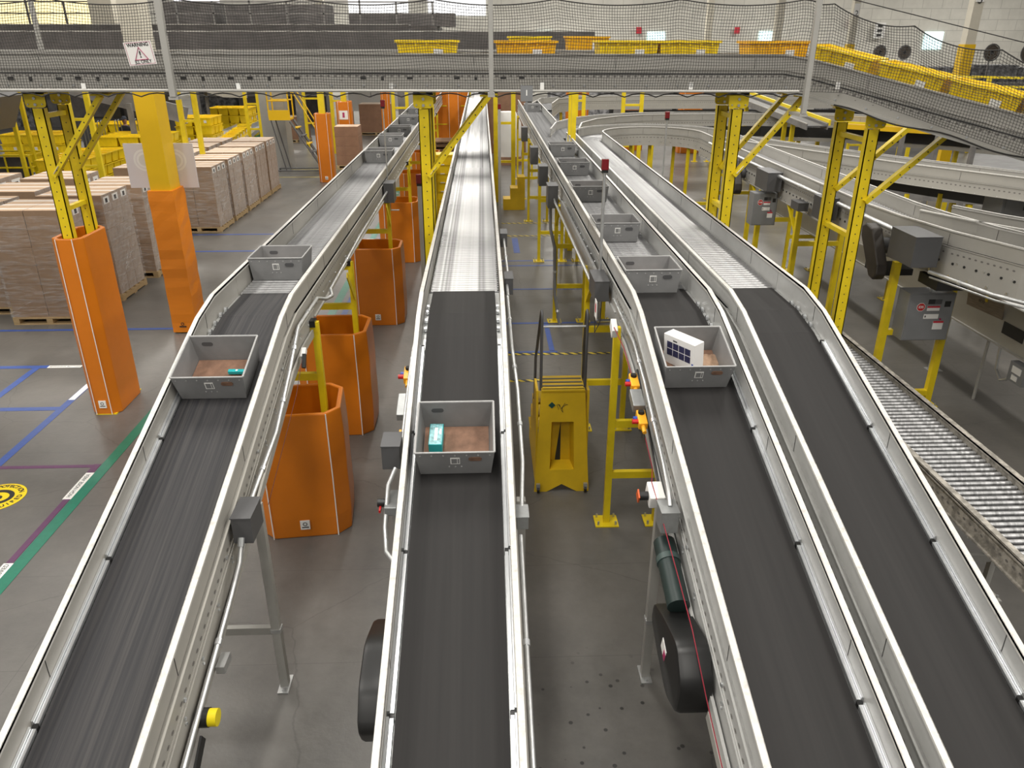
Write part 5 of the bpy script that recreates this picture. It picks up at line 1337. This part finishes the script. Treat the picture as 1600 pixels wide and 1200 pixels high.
dolly(-15.3, 28.4, 2.1, 1.4, .2, 'low dolly under the stack group behind the left frame post', WIREM)
tote_block(-11.65, 36.0, 4, 2, 4, .44, .69, .42, PI/2, 'the stacks on the green dolly')
dolly(-11.0, 36.3, 1.9, 1.5, .42, 'green dolly under four tall yellow tote stacks')
tote_block(-11.2, 31.0, 2, 3, 5, .69, .465, .15, 0, 'the stacks with wire handles')
dolly(-10.85, 31.45, 1.5, 1.5, .15, 'low dolly under the stacks with wire handles', WIREM)
tote_block(-14.6, 31.5, 3, 3, 4, .69, .465, .2, 0, 'the group behind the person')
dolly(-13.9, 32, 2.1, 1.4, .2, 'low dolly under the wide group behind the person', WIREM)
tote_block(-10.9, 33.2, 1, 1, 3, .69, .5, .2, 0, 'the group beside the slide')
dolly(-10.9, 33.2, .8, .6, .2, 'low dolly under the short stacks beside the slide', WIREM)
lc = machine('low_conveyor', 'low grey conveyor behind the rear carton block carrying yellow totes', 'conveyor', [
    ('side_rail', lambda m: m.rect([(-9.6, 21.0, .95), (-10.6, 40, .95)], -.35, -.3, -.2, .05), GALV), ('side_rail', lambda m: m.rect([(-9.6, 21.0, .95), (-10.6, 40, .95)], .3, .35, -.2, .05), GALV),
    ('bed', lambda m: m.rect([(-9.6, 21.0, .95), (-10.6, 40, .95)], -.3, .3, -.06, -.01), RAIL), ('leg', lambda m: m.box(-9.95, -9.85, 24, 24.1, 0, .8), GALV), ('leg', lambda m: m.box(-10.3, -10.2, 33, 33.1, 0, .8), GALV)], (-9.6, 21, 0))
lc2 = machine('low_conveyor', 'second low grey conveyor alongside the rear carton block', 'conveyor', [
    ('bed', lambda m: m.rect([(-9.0, 27.0, .8), (-10.9, 41, .8)], -.35, .35, -.15, 0), GALV), ('leg', lambda m: m.box(-9.15, -9.05, 28, 28.1, 0, .7), GALV), ('leg', lambda m: m.box(-10.5, -10.4, 38, 38.1, 0, .7), GALV)], (-8.75, 26.5, 0))
for k, (x, y) in enumerate(((-9.40, 30.0), (-9.51, 30.8), (-9.62, 31.6), (-9.73, 32.4), (-9.84, 33.2), (-10.0, 34.4))):
    dup(y0, (x, y, .80), ('nearest', 'second', 'third', 'fourth', 'fifth', 'farthest')[k] + ' yellow tote riding the low conveyor past the carton block', rz=PI/2, group='yellow totes on the low conveyor')
def cart(x, y, label, h=1.6):
    r = thing('wire_cart', label, 'cart', (x, y, 0))
    for s in (-.25, .25):
        M().tube([(s, 0, .15), (s, 0, h - .15), (s, .03, h - .04), (s, .12, h), (s, .21, h - .04), (s, .24, h - .15), (s, .24, .15)], .014, 6).obj('hoop', WIREM, r)
    M().box(-.3, .3, 0, .5, .12, .16).obj('deck', WIREM, r)
    for s in (-1, 1): M().cyl((s * .25, .1, .06), (s * .25 + .03, .1, .06), .06, 10).obj('wheel', BLK, r)
GC = 'hoop handled carts beside the person'
for k, x in enumerate((-14.0, -13.5, -13.0, -12.5)): cart(x + .2, 29.0 + .25 * k, ('leftmost', 'second from left', 'third from left', 'rightmost')[k] + ' hoop handled cart in the row left of the person', 1.75)
for o in COL.objects:
    if o.name.startswith('wire_cart') and 'hoop handled cart in' in o.get('label', ''): o['group'] = GC
cart(-8.9, 22.2, 'cart with two upright handles beside the low grey conveyor', 1.75)
yc = thing('yellow_cart', 'yellow tube cart with dark mesh at the far left', 'cart', (-14.1, 24.0, 0))
for z in (.25, .9, 1.25): M().tube([(-.7, 0, z), (.7, 0, z), (.7, 1, z), (-.7, 1, z)], .03, 6, closed=True).obj('rail_loop', YEL, yc)
for x in (-.7, 0, .7): M().tube([(x, 0, .1), (x, 0, 1.25)], .03, 6).obj('upright', YEL, yc)
M().box(-.68, .68, .03, .05, .3, 1.2).obj('mesh_panel', MEZZ, yc)
for s in (-.6, .6): M().cyl((s, .1, .07), (s + .04, .1, .07), .07, 10).obj('wheel', BLK, yc)

# ---------------------------------------------------------------- person in the distance
pr = thing('person', 'person in a black top and dark cap standing among yellow totes', 'person', (-13.1, 30.2, 0))
def skin_body(pts, edges, rad, mt, parent, name):
    me = bpy.data.meshes.new(name); me.from_pydata(pts, edges, []); o = bpy.data.objects.new(name, me); COL.objects.link(o)
    me.skin_vertices.new() if not me.skin_vertices else None
    return o
def body_loft(m, rings, n=12):
    vs = []
    for (cx_, cy_, z, rx_, ry_) in rings: vs += [(cx_ + rx_ * math.cos(2 * PI * k / n), cy_ + ry_ * math.sin(2 * PI * k / n), z) for k in range(n)]
    K = len(rings)
    fs = [(i * n + k, i * n + (k + 1) % n, (i + 1) * n + (k + 1) % n, (i + 1) * n + k) for i in range(K - 1) for k in range(n)] + [tuple(range(n))[::-1], tuple((K - 1) * n + k for k in range(n))]
    return m.add(vs, fs)
def tapered(m, pts, rad, n=8):
    for (a, b, r0, r1) in zip(pts, pts[1:], rad, rad[1:]): m.cyl(a, b, r0, n, r2=r1)
    return m
bd = body_loft(M(), [(0, 0, .84, .15, .11), (0, 0, .95, .17, .12), (0, 0, 1.10, .145, .10), (0, 0, 1.30, .185, .12), (0, 0, 1.42, .20, .11), (0, 0, 1.48, .10, .08), (0, 0, 1.53, .055, .055), (0, -.01, 1.58, .06, .07), (0, -.01, 1.63, .075, .09), (0, -.01, 1.70, .078, .095), (0, 0, 1.76, .065, .08), (0, 0, 1.79, .03, .04)])
for s in (-1, 1):
    tapered(bd, [(s * .09, 0, .88), (s * .10, 0, .48), (s * .10, .01, .08)], [.085, .058, .042]); bd.cbox((s * .10, -.05, .04), (.09, .25, .08))
    tapered(bd, [(s * .19, 0, 1.42), (s * .25, .0, 1.15), (s * .18, -.22, 1.02)], [.055, .043, .032])
    for q in range(5): bd.cyl((s * .18 + (q - 2) * .018, -.22, 1.02), (s * .17 + (q - 2) * .02, -.31 + abs(q - 2) * .012, 1.0), .009, 6)
bd.cyl((0, -.10, 1.665), (0, -.125, 1.655), .014, 6)
body = bd.obj('body', SKIN, pr, smooth=True)
sh = body_loft(M(), [(0, 0, .92, .175, .13), (0, 0, 1.10, .155, .115), (0, 0, 1.30, .195, .13), (0, 0, 1.42, .21, .12), (0, 0, 1.49, .11, .085)])
for s in (-1, 1): tapered(sh, [(s * .19, 0, 1.42), (s * .25, .0, 1.15), (s * .19, -.19, 1.035)], [.064, .052, .04])
sh.obj('black_top', CLOTH, pr, smooth=True)
tr = body_loft(M(), [(0, 0, .80, .16, .12), (0, 0, .95, .178, .128)])
for s in (-1, 1): tapered(tr, [(s * .09, 0, .9), (s * .10, 0, .48), (s * .10, .01, .09)], [.095, .07, .058])
tr.obj('trousers', PANTS, pr, smooth=True)
cp = body_loft(M(), [(0, 0, 1.70, .088, .105), (0, 0, 1.76, .085, .10), (0, 0, 1.81, .05, .06)]); cp.cbox((0, -.13, 1.715), (.13, .09, .012)); cp.obj('cap', PANTS, pr, smooth=True)

# ---------------------------------------------------------------- things in the middle distance
du = thing('duct_column', 'wide galvanised square column left of the rolling stairs', 'column', (-7.45, 29.6, 0))
M().box(-.42, .42, -.42, .42, 0, 3.4).obj('casing', DUCT, du)
for z in (.9, 1.9): M().box(-.425, .425, -.425, .425, z, z + .012).obj('seam', SILVER, du)
rs = thing('rolling_stairs', 'rolling warehouse stairs with yellow platform and dark steps', 'stairs', (-7.0, 28.6, 0))
M().box(-.35, .35, -.3, .3, 1.82, 1.88).obj('platform', YELD, rs); M().box(-.36, .36, -.33, -.30, 1.82, 2.15).obj('toe_board', YELD, rs)
for x, y in ((-.35, -.3), (.35, -.3), (-.35, .3), (.35, .3)): M().cyl((x, y, 1.88), (x, y, 2.85), .025, 8).obj('guard_post', YELD, rs)
for z in (2.45, 2.85): M().tube([(.35, -.3, z), (-.35, -.3, z), (-.35, .3, z), (.35, .3, z)], .022, 8).obj('guard_rail', YELD, rs)
for y in (-.3, .3):
    M().tube([(.35, y, 2.85), (.5, y, 2.8), (1.25, y, 1.45), (1.3, y, 1.2), (1.25, y, 1.0)], .022, 8).obj('handrail', YELD, rs)
    M().bar((.35, y, 1.78), (1.35, y, .15), .03, .26, up=(0, 1, 0)).obj('stringer', BOXG, rs)
    M().tube([(-.3, y, 1.82), (.05, y, .12)], .022, 8).obj('back_leg', BOXG, rs)
    M().tube([(-.35, y, .12), (1.35, y, .12)], .022, 8).obj('base_rail', BOXG, rs)
for k in range(6): M().box(.40 + k * .17, .60 + k * .17, -.27, .27, 1.55 - k * .27, 1.58 - k * .27).obj('step', BOXG if k % 2 else YELD, rs)
for x in (-.33, 1.3):
    for y in (-.3, .3): M().cyl((x - .02, y, .06), (x + .02, y, .06), .06, 10).obj('caster_wheel', BLK, rs)
def far_guard(label, x, y, w, h, top, mark=False):
    r = oct_guard(label, x, y, w, w, h, ch=.08, group='slim orange guards in the distance')
    p = thing('yellow_post', 'yellow post above the ' + ' '.join(label.split()[:8]), 'post', (x, y, 0)); M().box(-.09, .09, -.1, .1, 0, top).obj('post', YEL, p)
    if mark:
        q = M().box(-.16, .16, -w / 2 - .02, -w / 2 - .012, h * .72, h * .86).obj('notice', PAPER, r); M().box(-.04, .04, -w / 2 - .024, -w / 2 - .02, h * .75, h * .83).obj('notice_print', MAROON, q)
far_guard('nearer slim orange guard in front of the brown carton stack', -5.22, 26.75, .5, 2.18, 3.3)
far_guard('farther slim orange guard with a white notice', -5.2, 31.0, .55, 2.25, 3.3, True)
far_guard('thin orange guard behind the far totes on the left line', -4.05, 34.5, .36, 2.6, 3.2)
far_guard('orange guard beyond the far end of the left line', -1.05, 30.2, .5, 2.7, 3.2)
pb = thing('plan_board', 'large white wall board with a line drawing near the far carton stack', 'board', (-5.4, 44.5, 0))
M().box(-1.8, 2.4, 0, .1, .8, 3.6).obj('board', PAPER, pb)
for a, b, c, d in ((-1.2, 1.0, 2.9, 2.94), (-1.2, .6, 2.5, 2.53), (-.9, 1.4, 2.05, 2.09), (-.6, -.57, 1.5, 2.5)): M().box(a, b, -.01, 0, c, d).obj('drawn_line', MEZ2, pb)
M().box(-1.7, -1.6, 0, .1, 0, .8).obj('leg', MEZ2, pb); M().box(2.2, 2.3, 0, .1, 0, .8).obj('leg', MEZ2, pb)
# yellow crates and bare pallets between left and middle lines
cr = thing('crate', 'topmost yellow crate of the stack between left and middle lines', 'crate', (-0.93, 18.3, 0), group='yellow crates between the left and middle lines')
M().box(-.28, .28, -.22, .22, 0, .19).obj('body', YTOTE, cr, bevel=.005); M().box(-.30, .30, -.24, .24, .17, .20).obj('rim', YTOTE, cr); M().box(-.05, .05, -.245, -.24, .175, .195).obj('label', PAPER, cr)
index_kids(cr)
nn = 10
for k in range(nn - 1):
    dup(cr, (-0.93, 18.3, .2 * k), ('bottom', 'second', 'third', 'fourth', 'fifth', 'sixth', 'seventh', 'eighth', 'ninth')[k] + ' yellow crate from the floor, between left and middle lines', group='lower yellow crates between the left and middle lines')
cr.location.z = .2 * (nn - 1); cr['group'] = 'yellow crates between the left and middle lines'
for k in range(9):
    p = tag(pallet(M(), 1.1, 1.0).obj('pallet', WOODB), ('bottom', 'second', 'third', 'fourth', 'fifth', 'sixth', 'seventh', 'eighth', 'top')[k] + ' bare brown pallet of the nearer stack left of the middle line', 'pallet', 'bare pallets stacked left of the middle line')
    p.location = (-1.0, 22.6, .14 * k + 0.0)
for k in range(10):
    p = tag(pallet(M(), 1.1, 1.0).obj('pallet', WOODB), ('bottom', 'second', 'third', 'fourth', 'fifth', 'sixth', 'seventh', 'eighth', 'ninth', 'top')[k] + ' bare brown pallet of the rear stack left of the middle line', 'pallet', 'bare pallets in the rear stack left of the middle line')
    p.location = (-1.05, 26.3, .14 * k)
og = thing('orange_barrier', 'orange mesh barrier beyond the bare pallets', 'barrier', (-1.05, 33, 0))
M().box(-1.1, .55, 0, .12, .3, 3.0).obj('panel', ORG, og)
for z in (1.2, 1.9, 2.5): M().box(-1.1, .55, -.03, 0, z, z + .04).obj('strap', YEL, og)
M().box(-1.15, -1.05, 0, .12, 0, 3.0).obj('post', YEL, og); M().box(.5, .6, 0, .12, 0, 3.0).obj('post', YEL, og)
wr = thing('wrapped_bundle', 'brown and white wrapped bundle beyond the aisle under the number 1 sign', 'bundle', (0.95, 30.5, 0))
body_loft(M(), [(0, 0, 0.3, .5, .4), (0, 0, .8, .55, .45), (0, 0, 1.5, .5, .4), (0, 0, 1.9, .3, .3)]).obj('wrapping', PAPER, wr, smooth=True)
M().box(-.5, .5, -.4, .4, .0, .3).obj('base', CARDD, wr)
bk = thing('carton_wall', 'large brown carton far behind the number 1 sign', 'carton', (0.9, 33.5, 0)); M().box(-.9, .9, 0, 1.4, 0, 2.7).obj('box_body', CARDD, bk); M().box(-.9, .9, 0, 1.4, 2.7, 2.72).obj('flap', CARDL, bk)
ys = thing('yellow_stand', 'small yellow step stand far down the aisle', 'step stand', (0.55, 22.0, 0))
M().prism([(0, 0), (.6, 0), (.6, .9), (.4, .9), (.4, .6), (.2, .6), (.2, .3), (0, .3)], -.25, .25, 'y').obj('steps', YSTEP, ys)
# orange guards under the far conveyors at right
for k, (x, y) in enumerate(((3.95, 34), (6.4, 34.5), (8.6, 33.5))):
    oct_guard(('leftmost', 'middle', 'rightmost')[k] + ' of the orange guards glimpsed behind the far pale conveyors', x, y, .9, .7, 2.6 if k != 1 else 1.6, ch=.1, group='orange guards behind the far conveyors')

# ---------------------------------------------------------------- right background
def far_column(label, x, y, w, zy, num=None):
    r = thing('building_column', label, 'column', (x, y, 0))
    M().box(-w / 2, w / 2, -w / 2, w / 2, 0, zy).obj('yellow_base', YELD, r); M().box(-w / 2 + .03, w / 2 - .03, -w / 2 + .03, w / 2 - .03, zy, 11).obj('shaft', COLB, r)
    if num:
        q = M().box(-w * .35, w * .35, -w / 2 - .005, -w / 2 + .03, 5.6, 6.2).obj('number_plate', PAPER, r); text(num, .42, INK, r, (0, -w / 2 - .008, 5.68), (PI/2, 0, 0))
far_column('building column numbered 3 with yellow base behind the falling conveyor', 18.0, 30.6, .42, 4.2, '3')
far_column('building column behind the netting with a dark numeral 2', 21.3, 48, .42, 4.1, '2')
far_column('pale building column seen through the netting at right centre', 16.2, 60, .5, 3.0)
far_column('pale building column seen through the netting left of the right net pole', 20.5, 58, .55, 3.2)
far_column('pale building column far behind the netting left of centre', -9.3, 50, .5, 3.2)
far_column('dark wide building column far left behind the netting', -15.5, 36, 1.0, 3.4)
er = thing('equipment_rack', 'dark grey wall of equipment racks far right behind the yellow railing', 'rack', (26, 41, 0))
RK = mat('rack_clutter', (0.05, 0.05, 0.055), 0.6, 0, 0.9, 3.5, col2=(0.30, 0.30, 0.31), nlo=.4, nhi=.6)
for k in range(9):
    M().box(-8.5 + k * 2.4, -6.2 + k * 2.4, 0, 1.5 + .3 * (k % 3), 0.1, 3.05 + .12 * (k % 2)).obj('rack_bay', RK, er)
    for z in (1.2, 1.9, 2.6): M().box(-8.5 + k * 2.4, -6.2 + k * 2.4, -.08, 0, z, z + .07).obj('shelf_beam', RAIL if k % 2 else MEZ2, er)
for x, y, r_, l in ((18.9, 39.2, .3, 'round wall fan behind the netting, leftmost'), (20.1, 39.2, .3, 'round wall fan behind the netting, second from left'), (23.6, 38, .36, 'round fan right of the numbered column, nearer it'), (25.4, 38, .42, 'largest round fan at the right picture edge')):
    f = thing('drum_fan', l, 'fan', (x, y, 3.8)); m = M().tube([(r_ * math.cos(2 * PI * k / 20), 0, r_ * math.sin(2 * PI * k / 20)) for k in range(20)], .03, 6, closed=True)
    for q in (.3, .6, .85): m.tube([(r_ * q * math.cos(2 * PI * k / 16), -.03, r_ * q * math.sin(2 * PI * k / 16)) for k in range(16)], .008, 4, closed=True)
    m.obj('cage', MEZ2, f)
    b = M()
    for k in range(4): b.cbox((r_ * .45 * math.cos(k * PI / 2), .02, r_ * .45 * math.sin(k * PI / 2)), (r_ * .8 if k % 2 == 0 else r_ * .35, .02, r_ * .35 if k % 2 == 0 else r_ * .8), ry=.0)
    b.cyl((0, .04, 0), (0, .06, 0), r_ * .93, 24)
    b.obj('blades', mat('bronze_blade', (0.13, 0.10, 0.07), .5), f); M().cyl((0, 0, 0), (0, .3, 0), .08, 10).obj('motor', BLK, f)
    M().cyl((0, .1, -r_), (0, .1, -3.8), .03, 8).obj('stand', MEZ2, f)
rl = thing('yellow_railing', 'long yellow guard railing at the right behind the falling conveyor', 'railing', (12, 20, 0))
for (p, q) in (((9.6, 21.5), (13.2, 18.6)), ((13.2, 18.6), (16.5, 18.2))):
    for z in (3.55, 3.35, 2.85, 2.35): M().bar((*p, z), (*q, z), .05, .05).obj('rail', YEL, rl, world=True)
for k in range(7):
    t = k / 6; x = 9.6 + 3.6 * t if k < 5 else 13.2 + (k - 4) * 1.2; y = 21.5 - 2.9 * min(1, t * 1.2)
    M().box(x - .04, x + .04, y - .04, y + .04, 2.2, 3.55).obj('upright', YEL, rl, world=True)
    M().box(x - .05, x + .05, y - .05, y + .05, 0, 2.3).obj('support_leg', MEZ2, rl, world=True)
M().rect([(9.6, 21.6, 2.3), (13.2, 18.7, 2.3), (16.5, 18.3, 2.3)], -.6, .1, -.12, 0).obj('walkway', YELD, rl, world=True)
for x, z, l, mt in ((8.0, 4.75, 'white sign with red border far behind the netting', PAPER), (33.2, 5.0, 'tall white banner with dark letters on the far wall', PAPER), (30.8, 5.6, 'small red sign on the far wall', RED), (13.0, 5.0, 'tiny red mark on the far wall beside a bright window', RED), (21.2, 5.0, 'tiny red cross on the far wall left of a bright window', RED)):
    s = thing('wall_sign', l, 'sign', (x, 69.6, z)); w = .9 if 'banner' in l or 'white sign' in l else .45
    M().box(-w / 2, w / 2, -.03, 0, -.6 if 'banner' in l else -.25, .6 if 'banner' in l else .25).obj('panel', mt, s)
    if 'banner' in l:
        for k in range(3): M().box(-.2, .2, -.05, -.03, -.45 + k * .35, -.25 + k * .35).obj('dark_print', INK, s)
# low sorter under the right line
lb = thing('box_frame_conveyor', 'low beige box frame conveyor with white belt under the right line', 'conveyor', (6.3, 9, 0))
pl = [(6.84, 17.5, 1.38), (6.84, 12.0, 1.38), (6.84, 5.0, 1.38)]
for s in (-1, 1):
    o = M().rect(pl, s * .36, s * .40, -.48, .03).obj('side_panel', BEIGE, lb, world=True)
    M().rect(pl, s * .36, s * .43, -.5, -.48).obj('flange', SILVER, o)
M().rect(pl, -.36, .36, -.02, .0).obj('belt', mat('white_belt', (0.75, 0.74, 0.71), 0.5), lb, world=True)
for x, y in ((6.5, 13.5), (6.5, 10.1), (6.5, 6.6)):
    l = M().box(x - .06, x + .06, y - .04, y + .04, 0.01, .90).obj('leg', BEIGE, lb, world=True); M().box(x - .1, x + .1, y - .08, y + .08, 0, .01).obj('foot_plate', GALV, l)
M().cyl((6.5, 9.1, .0), (6.5, 9.1, .90), .02, 8).obj('rod', SILVER, lb, world=True)
q = M().box(6.43, 6.442, 8.42, 8.82, 1.05, 1.20).obj('inspection_opening', DARK, lb, world=True)
q = M().box(6.36, 6.46, 8.15, 8.42, .60, .84).obj('junction_box', CABG, lb, world=True)
M().box(6.352, 6.36, 8.2, 8.36, .72, .80).obj('sticker', PAPER, q); M().box(6.352, 6.36, 8.24, 8.34, .63, .69).obj('sticker', PAPER, q)
M().tube([(6.42, 8.75, .88), (6.42, 8.72, .6), (6.42, 8.6, .5), (6.42, 8.5, .55), (6.42, 8.42, .65)], .018, 8).obj('conduit', GALV, lb, world=True)
wb = thing('paper_board', 'striped cardboard sheet hanging on the low beige conveyor, yellow clip', 'board', (6.36, 9.15, 1.33)); wb.rotation_euler = (.1, 0, -1.45)
M().box(-.32, .32, -.006, .006, -.12, .12).obj('sheet', mat('striped_brown_sheet', (0.33, 0.27, 0.21), .6, 0, .4, 12.0, stretch=(.5, 1, 8)), wb); M().box(.0, .04, -.012, -.006, .02, .1).obj('yellow_clip', YEL, wb)
text('ECO', .05, INK, wb, (-.06, -.0075, .0), (PI/2, 0, 0))
gc = thing('grey_cabinet', 'large grey electrical cabinet at the right picture edge', 'cabinet', (8.95, 12.3, 0))
M().box(-.55, .6, 0, .5, 1.0, 2.18).obj('casing', CABG, gc, bevel=.01); M().box(-.5, .55, -.012, 0, 1.62, 2.14).obj('door', CABG, gc); M().box(-.5, .55, -.012, 0, 1.04, 1.60).obj('door', CABG, gc)
M().box(-.12, -.05, -.018, -.012, 1.85, 2.05).obj('label', PAPER, gc); M().box(-.10, -.07, -.021, -.018, 1.98, 2.03).obj('red_print', RED, gc); M().box(-.16, -.09, -.018, -.012, 1.45, 1.64).obj('label', PAPER, gc)
for s in (-.5, .5): M().box(s - .04, s + .04, .1, .18, 0, 1.0).obj('leg', MEZ2, gc)
# clutter of far conveyors to the right
for k, (pth, l) in enumerate((([(6.3, 27.3, 1.9), (17, 26.6, 1.9)], 'lower grey conveyor between the loop and the far conveyor'), ([(8.5, 17.6, 1.4), (16, 13.4, 1.4)], 'lower grey conveyor behind the right frame posts'), ([(8.0, 14.9, 1.1), (14, 11.0, 1.1)], 'lowest grey conveyor between the right branches'), ([(9.5, 34, 2.6), (24, 33, 2.6)], 'distant grey conveyor under the yellow edged one'))):
    plain_conv(l, pth, half=.35)

# distant machinery closing the view toward the far wall
def clutter(label, x0, x1, y, h, mt=RK):
    r = thing('machinery_row', label, 'machinery', ((x0 + x1) / 2, y, 0)); n = max(3, int((x1 - x0) / 3)); w = (x1 - x0) / n
    for k in range(n):
        hh = h * (0.72 + 0.28 * random.random()); M().box(x0 + k * w, x0 + (k + .93) * w, y, y + 1.5 + random.random(), 0, hh).obj('machine_cabinet', (mt, MEZ2, MEZZ)[k % 3], r, world=True)
    for z in (h * .45, h * .8): M().box(x0, x1, y - .25, y - .1, z, z + .12).obj('cross_rail', RAIL if z < h * .6 else YEL, r, world=True)
clutter('long dark row of machinery at the far left under the mezzanine', -46, -17, 45, 3.7)
clutter('grey machinery row far behind the orange barrier', -3.2, 3.0, 47, 3.4)
clutter('dark machinery row far behind the pale conveyors at right', 3.6, 17, 43, 3.1)
clutter('machinery row behind the stacks on the green dolly', -16, -8.5, 46, 3.3)
